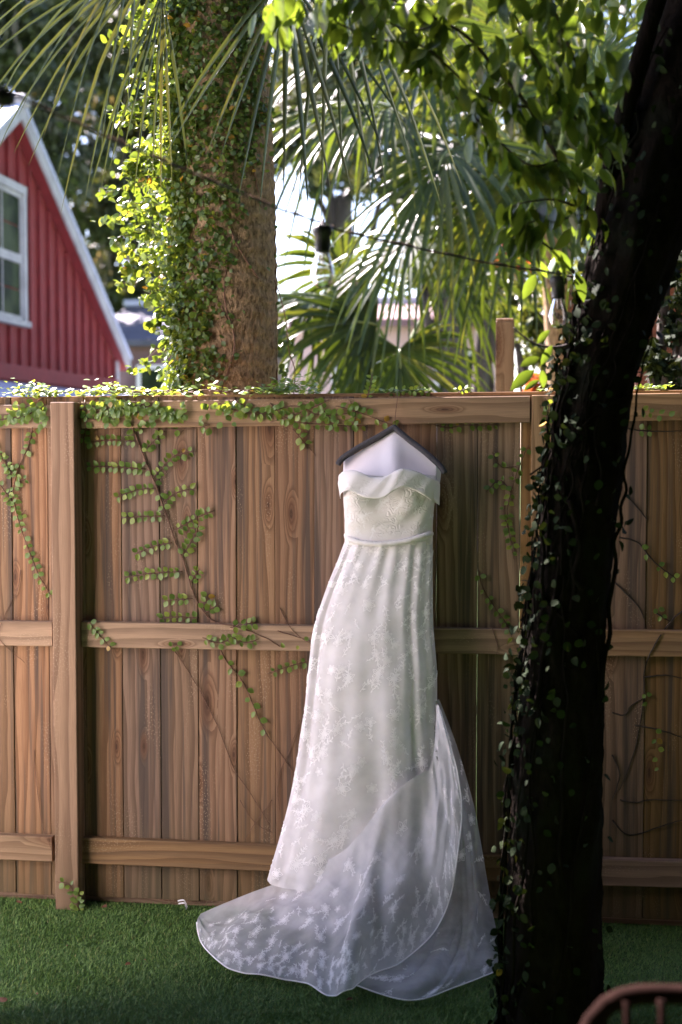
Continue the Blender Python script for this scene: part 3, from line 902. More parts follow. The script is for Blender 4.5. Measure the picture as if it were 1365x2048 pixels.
for k in range(14): sp.append((rg.uniform(0.2, 0.9), rg.uniform(0.1, 0.9), rg.uniform(0.04, 0.06), rg.choice(['f', 'l'])))
lace('side_train_lace', side, sp, 0.002, 41, 'fine_lace')
hem_cord('hem_edge', side, 0.998, 0.0022)

# bodice
def bod_disp(u, v):
    x = u * 2                 # 0..1 across the front
    f = np.clip(np.sin(u * 2 * np.pi) * 3, 0, 1)
    cup = 0.030 * (np.exp(-((x - 0.27) / 0.13) ** 2 - ((v - 0.22) / 0.26) ** 2) + np.exp(-((x - 0.66) / 0.14) ** 2 - ((v - 0.18) / 0.26) ** 2))
    dent = -0.012 * np.exp(-((x - 0.46) / 0.08) ** 2 - ((v - 0.25) / 0.3) ** 2)
    wr = 0.0048 * np.sin(26 * x + 10 * v) * np.clip((x - 0.55) * 4, 0, 1) * np.clip(v * 2, 0, 1)
    wr2 = 0.0022 * np.sin(17 * v + 7 * x + 1)
    return (cup + dent + wr + wr2) * f
bod = Tube([(950, 686, 876, 0.10), (985, 688, 872, 0.118), (1020, 690, 868, 0.118), (1050, 691, 866, 0.11), (1088, 691, 866, 0.105)], YB, bod_disp, 0.55)
cloth('bodice', bod, 200, 60, MAT['bodice'])
sp = [(rg.uniform(0.05, 0.46), rg.uniform(0.25, 0.9), rg.uniform(0.03, 0.05), rg.choice(['f', 'fl', 'l'])) for k in range(18)]
o = lace('bodice_lace', bod, sp, 0.0008, 51)
# turned-over neckline band
ctop = [(677, 968), (679, 952), (690, 944), (712, 943), (742, 955), (766, 956), (786, 946), (804, 939), (824, 941), (848, 950), (868, 960), (880, 966)]
cbot = [(681, 996), (681, 990), (685, 983), (698, 980), (722, 990), (745, 996), (768, 993), (790, 979), (808, 973), (832, 980), (856, 994), (879, 1009)]
n = len(ctop)
def cd(i, k):
    t = i / (n - 1); s = max(0.0, math.sin(math.pi * t)) ** 0.5
    return YB - 0.035 - 0.098 * s - k - (0.016 if i in (2, 3, 7, 8) else 0.012) * (0 if i in (0, n - 1) else 1)
rows = []
for (f, k, dz) in ((0.35, -0.012, 0), (0.02, 0.002, 0), (0.0, 0.012, 0), (0.33, 0.018, 0), (0.7, 0.022, 0), (1.0, 0.025, 0), (0.99, 0.017, 0), (0.7, 0.004, 0)):
    rows.append([P(ctop[i][0] + (cbot[i][0] - ctop[i][0]) * f, ctop[i][1] + (cbot[i][1] - ctop[i][1]) * f, cd(i, k)) for i in range(n)])
cuff = Surf(rows, lambda u, v: 0.0012 * np.sin(40 * u + 6 * v))
cloth('neckline_band', cuff, 150, 50, MAT['cuff'])
sp = [(rg.uniform(0.05, 0.95), rg.uniform(0.38, 0.62), 0.028, rg.choice(['f', 'l'])) for k in range(8)]
lace('band_lace', cuff, sp, 0.0006, 61)
# side flap at the right arm
fl = Surf([[P(868, 975, -0.15), P(880, 968, -0.12), P(879, 972, -0.07)], [P(868, 992, -0.155), P(880, 990, -0.125), P(878, 990, -0.07)], [P(869, 1000, -0.155), P(878, 1004, -0.13), P(876, 998, -0.07)]])
cloth('side_flap', fl, 14, 14, MAT['cuff'])
# belt
bp = [(694, 1070), (695, 1074), (704, 1080), (730, 1086), (765, 1088), (800, 1084), (835, 1076), (854, 1070), (861, 1068), (862, 1067)]
bd = [0.045, 0.068, 0.092, 0.108, 0.113, 0.113, 0.108, 0.092, 0.068, 0.045]
pts = smooth_path([P(x, y, YB - d) for (x, y), d in zip(bp, bd)], 12)
V, Fc = tube_geo(pts, [0.0098 * (1 + 0.07 * math.sin(i * 1.9) + 0.05 * math.sin(i * 0.7)) for i in range(len(pts))], 12)
c0 = pts[len(pts) // 2]
obj('belt', V, Fc, MAT['cuff'], dress, True)

# hanger, card insert, wire hook
apex = P(789, 855, -0.10); le = P(677, 921, -0.10); re = P(889, 938, -0.15)
hanger = thing('clothes_hanger', 'dark grey padded clothes hanger holding the white dress on the fence', 'hanger', apex)
for side_, end in (('l', le), ('r', re)):
    d = end - apex
    pts = [apex + d * t for t in (-0.015, 0.05, 0.3, 0.6, 0.88, 0.97, 1.0)]
    pts[3].z += 0.003; pts[5] = pts[5] + Vector((0, 0, -0.006)); pts[6] = pts[6] + Vector((-0.002 if side_ == 'l' else 0.002, 0, -0.016))
    pts = smooth_path(pts, 5)
    V, Fc = tube_geo(pts, [0.0108] * (len(pts) - 3) + [0.0108, 0.010, 0.007], 12)
    obj('hanger_arm', V, Fc, MAT['foam'], hanger, True)
hk = smooth_path([apex + Vector((0.002, 0.0, 0.006)), P(791, 832, -0.075), P(793, 815, -0.055), P(795, 798, -0.046), P(795, 789, -0.03), P(794, 785, 0.03), P(793, 792, 0.068)], 8)
V, Fc = tube_geo(hk, 0.0013, 6); obj('wire_hook', V, Fc, MAT['wire'], hanger, True)
insert = thing('card_insert', 'white card bust form filling the dress neckline under the grey hanger', 'card insert', P(785, 990, -0.13))
cols_t = [(688, 921), (735, 894), (762, 878), (787, 862), (815, 878), (842, 898), (874, 924)]
cols_b = [(684, 985), (725, 985), (755, 985), (788, 985), (815, 985), (842, 985), (874, 985)]
dyt = [-0.085, -0.093, -0.097, -0.100, -0.108, -0.115, -0.125]
dym = [-0.075, -0.115, -0.135, -0.155, -0.142, -0.128, -0.118]
rows = []
for r in range(5):
    t = r / 4; s = min(1, t * 1.6)
    rows.append([P(cols_t[i][0] + (cols_b[i][0] - cols_t[i][0]) * t, cols_t[i][1] + (cols_b[i][1] - cols_t[i][1]) * t, (dyt[i] + 0.004) * (1 - s) + dym[i] * s) for i in range(7)])
ins = Surf(rows)
p, q = ins.grid(60, 30)
o = big_mesh('front_card', p, q, MAT['card'], insert, True)
md = o.modifiers.new('thickness', 'SOLIDIFY'); md.thickness = 0.0015; md.offset = 1
bk = Surf([[P(690 + (872 - 690) * i / 3, (925, 900, 895, 928)[i] + (985 - 925) * r / 2, -0.052 - 0.012 * i / 3) for i in range(4)] for r in range(3)])
p, q = bk.grid(16, 10); big_mesh('back_card', p, q, MAT['card'], insert, True)
sd = Surf([[P(872, 925, -0.123), P(883, 934, -0.10), P(878, 940, -0.066)], [P(874, 950, -0.12), P(882, 955, -0.095), P(876, 960, -0.065)], [P(874, 980, -0.115), P(878, 980, -0.09), P(872, 980, -0.065)]])
p, q = sd.grid(10, 10); big_mesh('side_card', p, q, MAT['card'], insert, True)

# ================================================================== VINES ON THE FENCE
def SD(dx, dy, dep=0.0):
    v = cr * dx + Vector((0, 0, -dy)) + Vector((0, dep, 0)); return v.normalized()
def vine_leaves(mats, pts2, size, pair=True, step=11.0, yfun=fence_y, lo=0.0, hi=1.0, jit=0.25, droop=0.15, prob=1.0, tilt=0.35, rg=rnd):
    """alternate leaves along a pixel polyline lying on the fence"""
    path = smooth_path([Vector((x, y, 0)) for x, y in pts2], 10)
    acc = 0.0; side = rg.choice((-1, 1)); tot = sum((path[i + 1] - path[i]).length for i in range(len(path) - 1)); run = 0.0
    for i in range(len(path) - 1):
        seg = path[i + 1] - path[i]; run += seg.length; acc += seg.length
        if acc >= step * rg.uniform(0.8, 1.2):
            acc = 0.0
            if not (lo <= run / max(tot, 1e-6) <= hi): continue
            d = seg.normalized(); nrm = Vector((-d.y, d.x, 0))
            for s in ((-1, 1) if pair else (side,)):
                if rg.random() > prob: continue
                t2 = (nrm * s * rg.uniform(0.75, 1.1) + d * rg.uniform(0.25, 0.8) + Vector((rg.uniform(-jit, jit), rg.uniform(-jit, jit) + droop, 0)))
                q = path[i] + nrm * s * 1.5
                p = P(q.x, q.y, yfun(q.x, q.y, 0.010))
                tip = SD(t2.x, t2.y, -rg.uniform(0.0, 0.35))
                nm = Vector((rg.uniform(-tilt, tilt), -1, rg.uniform(-0.1, tilt + 0.25)))
                mats.append(frame(p, tip, nm, size * rg.uniform(0.78, 1.2)))
            side = -side
def vine_stem(mb, pts2, r0=0.0028, r1=0.0014, yfun=fence_y, wob=1.5):
    path = smooth_path([Vector((x, y, 0)) for x, y in pts2], 6)
    pts = [P(q.x + rnd.uniform(-wob, wob) * 0.4, q.y + rnd.uniform(-wob, wob) * 0.4, yfun(q.x, q.y, 0.004)) for q in path]
    mb.add(*tube_geo(pts, [r0 + (r1 - r0) * i / (len(pts) - 1) for i in range(len(pts))], 5))

# --- the branching vine between post and dress
v1 = thing('climbing_vine', 'creeping vine with many side shoots climbing the pickets left of the dress', 'vine', P(430, 1243, -0.04))
sm = MB(); lm = []
main = [(262, 845), (285, 905), (310, 965), (330, 1020), (350, 1080), (370, 1130), (385, 1180), (405, 1220), (430, 1243), (480, 1255), (530, 1275), (560, 1293)]
vine_stem(sm, main, 0.0035, 0.002)
shoots = [[(275, 882), (225, 880), (175, 884)], [(292, 938), (235, 934), (178, 932)], [(316, 976), (275, 980), (232, 995)], [(330, 1032), (290, 1033), (250, 1035)], [(345, 1085), (310, 1092), (270, 1108)],
          [(365, 1143), (310, 1146), (254, 1154)], [(385, 1197), (355, 1199), (330, 1202)], [(398, 1236), (355, 1234), (318, 1237)],
          [(288, 905), (305, 885), (330, 862)], [(308, 955), (335, 925), (355, 910), (392, 902)], [(328, 1005), (355, 985), (396, 976)], [(348, 1062), (390, 1038), (430, 1020)], [(362, 1115), (382, 1085), (398, 1052)],
          [(380, 1168), (390, 1152), (400, 1138)], [(406, 1222), (412, 1205), (416, 1190)], [(410, 1226), (432, 1212)], [(405, 1275), (440, 1286), (470, 1272)], [(455, 1268), (490, 1285), (518, 1278)], [(460, 1255), (490, 1248), (515, 1246)]]
for s in shoots:
    vine_stem(sm, s, 0.0018, 0.001); vine_leaves(lm, s, 0.0235, True, 10.5)
vine_leaves(lm, main[:4], 0.025, True, 22, prob=0.7)
drop = [(440, 1297), (455, 1325), (475, 1348), (492, 1375), (510, 1418), (532, 1465), (560, 1505), (592, 1552)]
vine_stem(sm, drop, 0.0022, 0.0012); vine_leaves(lm, drop[:6], 0.026, False, 15)
vine_stem(sm, [(345, 1295), (372, 1335), (402, 1385), (440, 1462), (470, 1540), (510, 1600), (540, 1650)], 0.0018, 0.0009)
vine_stem(sm, [(620, 1322), (580, 1332), (535, 1348)], 0.0016, 0.001); vine_leaves(lm, [(620, 1322), (580, 1332), (535, 1348)], 0.022, True, 13)
vine_stem(sm, [(480, 1600), (510, 1645), (545, 1665)], 0.0014, 0.0008); vine_stem(sm, [(545, 1600), (515, 1640), (490, 1680)], 0.0012, 0.0008)
vine_stem(sm, [(600, 1440), (580, 1500), (556, 1560), (560, 1620)], 0.0014, 0.0008)
vine_stem(sm, [(560, 1215), (585, 1260), (625, 1290)], 0.002, 0.001); vine_stem(sm, [(555, 1262), (600, 1275), (628, 1285)], 0.0022, 0.0012)
vine_leaves(lm, [(640, 1275), (600, 1288), (560, 1300)], 0.02, False, 24)
vine_stem(sm, [(178, 1242), (195, 1265), (225, 1298)], 0.0018, 0.001); vine_leaves(lm, [(174, 1240), (195, 1262), (226, 1300)], 0.022, True, 11)
vine_leaves(lm, [(335, 1302), (350, 1290), (362, 1296)], 0.022, True, 10)
sm.split('stem', MAT['stem'], v1, True); leafset(v1, lm, ROUND_LEAVES, MAT['vine_leaf'], 'leaf')

# --- the strand left of the post
v2 = thing('climbing_vine', 'thin creeping vine strand hanging on the pickets left of the near post', 'vine', P(65, 860, -0.01))
sm = MB(); lm = []
main = [(65, 855), (58, 890), (40, 930), (28, 975), (30, 1010), (42, 1055), (60, 1105), (78, 1150), (102, 1190)]
vine_stem(sm, main, 0.0025, 0.0012); vine_leaves(lm, main, 0.022, True, 13, prob=0.85)
for s in ([(28, 955), (0, 905)], [(28, 970), (52, 958)], [(30, 1010), (-5, 962)], [(36, 1040), (52, 1020)], [(-20, 880), (10, 925), (28, 950)]):
    vine_stem(sm, s, 0.0015, 0.001); vine_leaves(lm, s, 0.021, True, 11)
vine_stem(sm, [(42, 1140), (35, 1180), (12, 1225), (-10, 1290)], 0.0016, 0.0008)
vine_stem(sm, [(-5, 1275), (20, 1300), (50, 1325)], 0.0014, 0.0007); vine_stem(sm, [(68, 1500), (75, 1580), (88, 1660), (108, 1705)], 0.0014, 0.0007)
sm.split('stem', MAT['stem'], v2, True); leafset(v2, lm, ROUND_LEAVES, MAT['vine_leaf'], 'leaf')

# --- sprig at the foot of the post
v3 = thing('vine_sprig', 'small green vine sprig at the foot of the near fence post', 'vine', P(150, 1820, -0.10))
sm = MB(); lm = []
yf = lambda x, y, l: -0.094 - l
for s in ([(158, 1822), (150, 1790), (138, 1768), (112, 1764)], [(160, 1830), (158, 1800), (160, 1775)], [(152, 1838), (140, 1826), (158, 1812)]):
    vine_stem(sm, s, 0.0012, 0.0008, yf); vine_leaves(lm, s, 0.024, True, 13, yf)
sm.split('stem', MAT['stem'], v3, True); leafset(v3, lm, ROUND_LEAVES, MAT['vine_leaf'], 'leaf')

# --- the mass along the top rail
v4 = thing('climbing_vine', 'dense sunlit creeping vine trailing along the top rail left of the hanger', 'vine', P(300, 800, -0.02))
sm = MB(); lm = []
for k in range(15):       # strands crossing the face of the rail
    x = rnd.choice([rnd.uniform(-40, 110), rnd.uniform(165, 480), rnd.uniform(170, 420), rnd.uniform(480, 700)])
    L = rnd.uniform(50, 130) * rnd.choice((-1, 1)); y0 = rnd.uniform(795, 812)
    if (x - 135) * (x + L - 135) < 0: L = -L
    s = [(x, y0), (x + L * 0.4, y0 + rnd.uniform(8, 26)), (x + L, y0 + rnd.uniform(14, 46))]
    vine_stem(sm, s, 0.0016, 0.001); vine_leaves(lm, s, 0.026, True, 12, prob=0.9)
for s in ([(470, 800), (520, 826), (590, 812), (640, 830), (700, 826), (722, 810)], [(540, 806), (580, 840), (640, 848), (700, 852), (735, 850)], [(585, 858), (605, 880), (632, 912)],
          [(640, 815), (660, 835), (665, 850)], [(700, 800), (712, 830), (705, 850)], [(0, 838), (40, 836), (95, 828)], [(175, 838), (200, 838), (260, 828)], [(420, 850), (380, 858), (330, 858), (270, 856)], [(170, 800), (172, 850), (168, 880)]):
    vine_stem(sm, s, 0.0016, 0.001); vine_leaves(lm, s, 0.025, True, 13, prob=0.85)
for k in range(90):       # hanging clumps on the face of the rail
    x = rnd.choice([rnd.gauss(250, 45), rnd.gauss(330, 60), rnd.gauss(85, 22), rnd.gauss(430, 40)])
    if 100 < x < 168: continue
    y = min(868, 800 + abs(rnd.gauss(0, 28)))
    p = P(x, y, fence_y(x, y, 0.018))
    lm.append(frame(p, SD(rnd.uniform(-0.8, 0.8), rnd.uniform(-0.1, 1), -0.2), Vector((rnd.uniform(-0.4, 0.4), -1, rnd.uniform(0, 0.7))), 0.026 * rnd.uniform(0.8, 1.25)))
def top_leaf(px, dens_y, s):
    y = rnd.uniform(-0.045, 0.085)
    z = ztop + P(px, 900, 0).x * 0.006 + rnd.uniform(-0.004, 0.012) + abs(rnd.gauss(0, dens_y))
    if y < -0.02: z = min(z, ztop - 0.006 + abs(rnd.gauss(0, dens_y)))
    x = P(px, 795, y).x
    a = rnd.uniform(0, 6.28)
    lm.append(frame((x, y, z), (math.cos(a), math.sin(a), rnd.uniform(-0.3, 0.6)), (rnd.uniform(-0.5, 0.5), rnd.uniform(-0.6, 0.2), 1), s))
for k in range(620):
    px = rnd.choice([rnd.uniform(-60, 520), rnd.uniform(-60, 430), rnd.gauss(225, 40), rnd.gauss(560, 40), rnd.gauss(80, 30), rnd.uniform(520, 640)])
    top_leaf(px, 0.008 + 0.010 * (math.sin(px * 0.035) + 1), 0.024 * rnd.uniform(0.75, 1.3))
for k in range(8):        # long runners lying on top
    x = rnd.uniform(-40, 500); pts = [Vector((P(x + i * 22, 795, 0.03).x, rnd.uniform(-0.02, 0.06), ztop + 0.004 + rnd.uniform(0, 0.012))) for i in range(7)]
    sm.add(*tube_geo(smooth_path(pts, 4), 0.0015, 5))
sm.split('stem', MAT['stem'], v4, True); leafset(v4, lm, ROUND_LEAVES, MAT['vine_leaf'], 'leaf')

# --- small sprigs on the top of the fence
def top_sprig(label, path, s, step, y=0.0, extra=0, xr=None):
    t = thing('vine_sprig', label, 'vine', P(path[0][0], path[0][1], y))
    sm = MB(); lm = []
    yf = lambda a, b, l: y - l * 0.3
    vine_stem(sm, path, 0.0014, 0.0008, yf); vine_leaves(lm, path, s, True, step, yf, tilt=0.8)
    for k in range(extra):
        px = rnd.uniform(*xr); z = ztop + 0.006 + P(px, 900, 0).x * 0.006 + abs(rnd.gauss(0, 0.006)); yy = rnd.uniform(-0.01, 0.07)
        a = rnd.uniform(0, 6.28)
        lm.append(frame((P(px, 790, yy).x, yy, z), (math.cos(a), math.sin(a), rnd.uniform(-0.2, 0.5)), (rnd.uniform(-0.5, 0.5), -0.3, 1), s * rnd.uniform(0.7, 1.1)))
    sm.split('stem', MAT['stem'], t, True); leafset(t, lm, ROUND_LEAVES, MAT['vine_leaf'], 'leaf')
top_sprig('upright green vine sprig standing on the fence top left of the hanger wire', [(735, 800), (738, 785), (742, 768), (745, 748)], 0.020, 8)
top_sprig('low clump of vine leaves on the fence top right above the hanger', [(775, 786), (815, 780), (858, 784)], 0.020, 10, 0.02, 34, (765, 862))
top_sprig('tiny vine sprig on the fence top between the hanger and the second post', [(915, 787), (924, 780), (935, 779)], 0.017, 8, 0.02, 4, (912, 945))
top_sprig('sunlit vine clump on the fence top right of the dark leaning trunk', [(1270, 783), (1295, 777), (1330, 781)], 0.021, 9, 0.03, 46, (1262, 1345))
top_sprig('lit vine tendrils over the second post beside the dark leaning trunk', [(1090, 795), (1098, 815), (1092, 850), (1102, 880)], 0.024, 10, -0.06, 8, (1075, 1120))

# --- shaded vines right of the dress
v5 = thing('climbing_vine', 'sparse shaded vine on the pickets between dress and dark leaning trunk', 'vine', P(1040, 1300, -0.03))
sm = MB(); lm = []
for s in ([(1058, 890), (1040, 930), (1022, 985), (1015, 1030), (1022, 1080), (1035, 1105)], [(1040, 930), (1005, 935), (985, 905)], [(1022, 985), (1000, 960), (972, 985)], [(1012, 1005), (1008, 1030), (1018, 1060), (1028, 1120)],
          [(958, 1140), (966, 1175), (990, 1215), (1012, 1245), (1030, 1290)], [(870, 850), (900, 856), (930, 850), (1000, 850)]):
    vine_stem(sm, s, 0.0016, 0.0009); vine_leaves(lm, s, 0.021, True, 13, prob=0.75)
vine_stem(sm, [(985, 1255), (995, 1290), (994, 1310)], 0.0016, 0.001)
sm.split('stem', MAT['stem'], v5, True); leafset(v5, lm, ROUND_LEAVES, MAT['vine_leaf'], 'leaf')
v6 = thing('climbing_vine', 'bare branching vine with few leaves on the fence right of the dark trunk', 'vine', P(1290, 1500, -0.02))
sm = MB(); lm = []
for s in ([(1400, 1200), (1350, 1235), (1310, 1290), (1290, 1340), (1288, 1400), (1270, 1500), (1240, 1580)], [(1240, 1075), (1275, 1085), (1310, 1125), (1350, 1155)], [(1250, 990), (1275, 1015), (1295, 1040)],
          [(1230, 1165), (1275, 1210), (1290, 1240)], [(1310, 1225), (1345, 1245)], [(1288, 1355), (1330, 1350), (1370, 1358)], [(1225, 1425), (1250, 1430), (1262, 1412), (1290, 1395)], [(1270, 1450), (1320, 1460), (1365, 1475)],
          [(1240, 1600), (1270, 1605), (1300, 1600), (1365, 1600)], [(1225, 1640), (1260, 1670), (1330, 1650), (1365, 1640)], [(1225, 1510), (1240, 1550), (1225, 1600)], [(1248, 855), (1290, 862), (1365, 862)]):
    vine_stem(sm, s, 0.0032, 0.0014)
for s in ([(1275, 1085), (1310, 1125), (1350, 1155)], [(1310, 1205), (1325, 1235)], [(1290, 1380), (1300, 1420)], [(1310, 1450), (1320, 1545)], [(1270, 860), (1300, 862)], [(1280, 820), (1345, 835)]):
    vine_leaves(lm, s, 0.022, True, 14, prob=0.7)
sm.split('stem', MAT['dark_twig'], v6, True); leafset(v6, lm, ROUND_LEAVES, MAT['vine_leaf'], 'leaf')

# ================================================================== PALMS
def frond(parent, hub, axis, normal, L, n, spread, droop, width=0.030, base=None, mat='palm_leaf', split=True, shorten=0.35, fold=0.35, join=None, seed=0, cup=0.0, tipfrac=1.0):
    """fan leaf: petiole + leaflets round the hub"""
    rg = random.Random(seed)
    axis = Vector(axis).normalized(); normal = Vector(normal); normal = (normal - axis * normal.dot(axis)).normalized(); sd = axis.cross(normal)
    hub = Vector(hub)
    if base is None: base = hub - axis * 0.5
    mid = (Vector(base) + hub) / 2 + Vector((0, 0, 0.06))
    V, Fc = tube_geo(smooth_path([base, mid, hub, hub + axis * L * 0.18], 5), [0.016, 0.004], 6)
    if join is None or True:
        fr = obj('frond', V, Fc, MAT['green_stem'], parent, True)
    allV = []; allF = []; nn = 0
    for i in range(n):
        a = R(spread) * (2 * (i + 0.5) / n - 1) + rg.uniform(-0.02, 0.02)
        d = axis * math.cos(a) + sd * math.sin(a) + normal * (cup * (1 - math.cos(a)) + rg.uniform(-0.05, 0.05))
        d.normalize()
        ll = L * (1 - shorten * (abs(a) / math.pi) ** 1.2) * rg.uniform(0.88, 1.06)
        dr = droop * rg.uniform(0.6, 1.5)
        st = hub + axis * L * 0.14 * max(0, math.cos(a)) ** 2
        wdt = width * rg.uniform(0.85, 1.15)
        sdv = d.cross(normal).normalized()
        tw = rg.uniform(-0.35, 0.35)
        VV = []
        m = 9
        kink = rg.uniform(0.55, 0.9)
        for k in range(m + 1):
            t = k / m
            sag = dr * t ** 2.3 + (0.35 * dr * max(0, t - kink) * 2)
            p = st + d * ll * (t - 0.22 * dr * t ** 3) + Vector((0, 0, -1)) * sag * ll
            w = wdt * (0.30 + 1.0 * min(1, t / 0.35)) * (1 - t ** 2.2) ** 0.9 / 1.3 + 0.0006
            nr = (normal * math.cos(tw * t) + sdv * math.sin(tw * t))
            s2 = (sdv * math.cos(tw * t) - normal * math.sin(tw * t))
            VV += [p - s2 * w * 0.5 + nr * w * fold, p, p + s2 * w * 0.5 + nr * w * fold]
        FF = []
        for k in range(m):
            b0 = 3 * k; b1 = b0 + 3
            FF += [(b0, b0 + 1, b1 + 1, b1), (b0 + 1, b0 + 2, b1 + 2, b1 + 1)]
        if split:
            obj('leaflet', VV, FF, MAT[mat], fr, True)
        else:
            allV += VV; allF += [tuple(x + nn for x in f) for f in FF]; nn += len(VV)
    if not split:
        o = obj('leaflets', allV, allF, MAT[mat], fr, True); o['kind'] = 'stuff'
    return fr

PY = 0.62
prow = [(2150, 470), (1400, 468), (785, 462), (600, 459.5), (400, 455), (200, 448), (0, 438), (-150, 430), (-330, 424)]
ctr = [P(x, r, PY) for r, x in prow]; ctr[0].z = -0.05
PR = 0.187
palm = thing('palm_tree', 'tall palm tree with a thick ivy clad trunk behind the fence', 'palm tree', (ctr[0].x, PY, 0))
def trunk_at(z):
    for a, b in zip(ctr[:-1], ctr[1:]):
        if a.z <= z <= b.z: return a.lerp(b, (z - a.z) / (b.z - a.z))
    return ctr[-1].copy() if z > ctr[-1].z else ctr[0].copy()
def palm_trunk():
    ns, nz = 128, 420; z0, z1 = 0.0, ctr[-1].z
    V = []; 
    ph = nrng.uniform(0, 6.28, 40); hs = nrng.uniform(0.6, 1.4, (nz, ns))
    for j in range(nz):
        z = z0 + (z1 - z0) * j / (nz - 1); c = trunk_at(z)
        for i in range(ns):
            a = 2 * math.pi * i / ns
            row = math.sin(z * 95 + 1.2 * math.sin(a * 3 + z * 4) + 0.7 * math.sin(a * 11))
            crack = math.sin(a * 30 + 2.2 * math.sin(z * 17 + a * 2) + 1.5 * math.sin(z * 41))
            r = PR * (1 + 0.012 * math.sin(z * 3.1)) + 0.0022 * row + 0.0085 * (abs(crack) ** 0.6) + 0.003 * (hs[j, i] - 1)
            V.append((c.x + r * math.cos(a), c.y + r * math.sin(a), z))
    Q = np.array([(j * ns + i, j * ns + (i + 1) % ns, (j + 1) * ns + (i + 1) % ns, (j + 1) * ns + i) for j in range(nz - 1) for i in range(ns)])
    big_mesh('trunk', np.array(V), Q, MAT['palm_bark'], palm, True)
palm_trunk()
top = ctr[-1]
# fronds that hang into the picture
frond(palm, P(352, -95, 0.25), SD(-0.80, 0.42, -0.15), SD(0.25, -0.25, -1), 0.86, 15, 48, 0.28, 0.016, top, seed=1)
frond(palm, P(300, -150, 0.10), SD(-0.55, 0.8, -0.2), SD(-0.1, -0.1, -1), 0.74, 8, 40, 0.25, 0.014, top, seed=2)
frond(palm, P(330, -60, 0.05), SD(-0.10, 1.0, -0.1), SD(0.3, 0.1, -1), 0.66, 8, 18, 0.12, 0.015, top, seed=3)
frond(palm, P(575, -95, 0.16), SD(0.02, 1.0, -0.22), SD(0.1, 0.2, -1), 0.82, 13, 42, 0.12, 0.022, top, seed=4)
frond(palm, P(640, -140, 0.05), SD(0.42, 0.8, -0.1), SD(-0.1, 0.3, -1), 0.78, 12, 42, 0.20, 0.022, top, seed=5)
rg = random.Random(4)
for k in range(24):
    a = k * 2.4 + 0.3; el = rg.uniform(0.25, 1.0)
    if abs((a - math.atan2(0.50, -0.50) + math.pi) % (2 * math.pi) - math.pi) < 0.75: continue
    d = Vector((math.cos(a) * math.cos(el), math.sin(a) * math.cos(el), math.sin(el)))
    if d.x < 0.1 and d.y < 0.35: continue
    hub = top + Vector((0, 0, 0.15)) + d * rg.uniform(0.7, 1.0) + Vector((0, 0, 0.15))
    hub.z = max(hub.z, top.z + 0.55)
    up = Vector((0, 0, 1)) if el < 1.0 else Vector((1, 0, 0))
    frond(palm, hub, d + Vector((0, 0, -0.1)), up, rg.uniform(0.75, 0.95), 34, 120, 0.22, 0.04, top, split=False, seed=50 + k)

for k, (h, ax) in enumerate((((-0.15, 0.05, 4.02), (0.7, -0.7, 0.0)), ((0.05, 0.35, 4.10), (0.9, -0.25, 0.05)), ((-0.45, -0.05, 3.98), (0.1, -1, 0.05)), ((0.1, 0.75, 4.15), (1, 0.25, 0.05)), ((-0.2, 0.2, 4.25), (0.6, -0.5, 0.2)))):
    frond(palm, Vector(h), ax, (0, 0, 1), 0.85, 34, 125, 0.05, 0.045, top, split=False, seed=80 + k)  # extra fronds above the view, added to shade the right-hand leaves and trunk

# ivy on the palm
ivy = thing('climbing_vine', 'thick bright green ivy wrapping the palm trunk behind the fence', 'vine', (ctr[0].x - PR, PY - 0.05, 0))
bound = [(1000, 400), (785, 402), (740, 425), (700, 430), (650, 432), (600, 448), (540, 452), (480, 446), (440, 452), (400, 492), (330, 500), (250, 512), (150, 530), (60, 540), (-200, 545)]
def bnd(row):
    for (r1, x1), (r0, x0) in zip(bound[:-1], bound[1:]):
        if r0 <= row <= r1: return x0 + (x1 - x0) * (row - r0) / (r1 - r0)
    return 540
lm = []
while len(lm) < 9500:
    z = rnd.uniform(1.72, 3.95); a = rnd.uniform(-2.3, 1.3)
    c = trunk_at(z); p0 = Vector((c.x + PR * math.sin(a), c.y - PR * math.cos(a), z))
    q = proj(p0)
    lim = bnd(q[1]) + 16 * math.sin(z * 13) + 9 * math.sin(z * 31 + 1)
    if abs(a) < math.pi / 2 or a > 0:
        over_ = q[0] - lim
        if over_ > 0 and rnd.random() > 0.30 * math.exp(-over_ / 16.0): continue
    out = Vector((math.sin(a), -math.cos(a), 0))
    leftness = max(0.0, -math.sin(a))
    d = abs(rnd.gauss(0, 0.010 + 0.022 * leftness)) + 0.008
    p = p0 + out * d
    tip = Vector((rnd.uniform(-1, 1), rnd.uniform(-1, 1), rnd.uniform(-1.0, 0.7))) + out * 0.4
    nm = out + Vector((rnd.uniform(-0.6, 0.6), rnd.uniform(-0.6, 0.6), rnd.uniform(-0.2, 0.9)))
    lm.append(frame(p, tip, nm, rnd.uniform(0.017, 0.029) * (1 + 0.35 * leftness)))
sm = MB()
fringe = [[(350, 392), (290, 372), (205, 388)], [(345, 440), (280, 425), (208, 438)], [(345, 470), (290, 460), (228, 480)], [(350, 505), (300, 500), (238, 505)], [(350, 560), (300, 545), (236, 572)], [(350, 330), (300, 318), (262, 325)],
          [(350, 285), (300, 285), (258, 290)], [(345, 245), (290, 228), (240, 245)], [(345, 205), (290, 195), (238, 225)], [(345, 90), (290, 95), (225, 78)], [(345, 150), (300, 150), (250, 165)], [(355, 600), (315, 580), (290, 600)], [(360, 640), (330, 620), (310, 650)],
          [(365, 680), (330, 690), (272, 735)], [(370, 720), (350, 730), (330, 760)], [(350, 60), (300, 50), (255, 60)], [(352, 520), (290, 530), (250, 540)], [(350, 360), (280, 350), (255, 345)], [(355, 415), (300, 410), (240, 402)], [(350, 20), (300, 30), (270, 20)]]
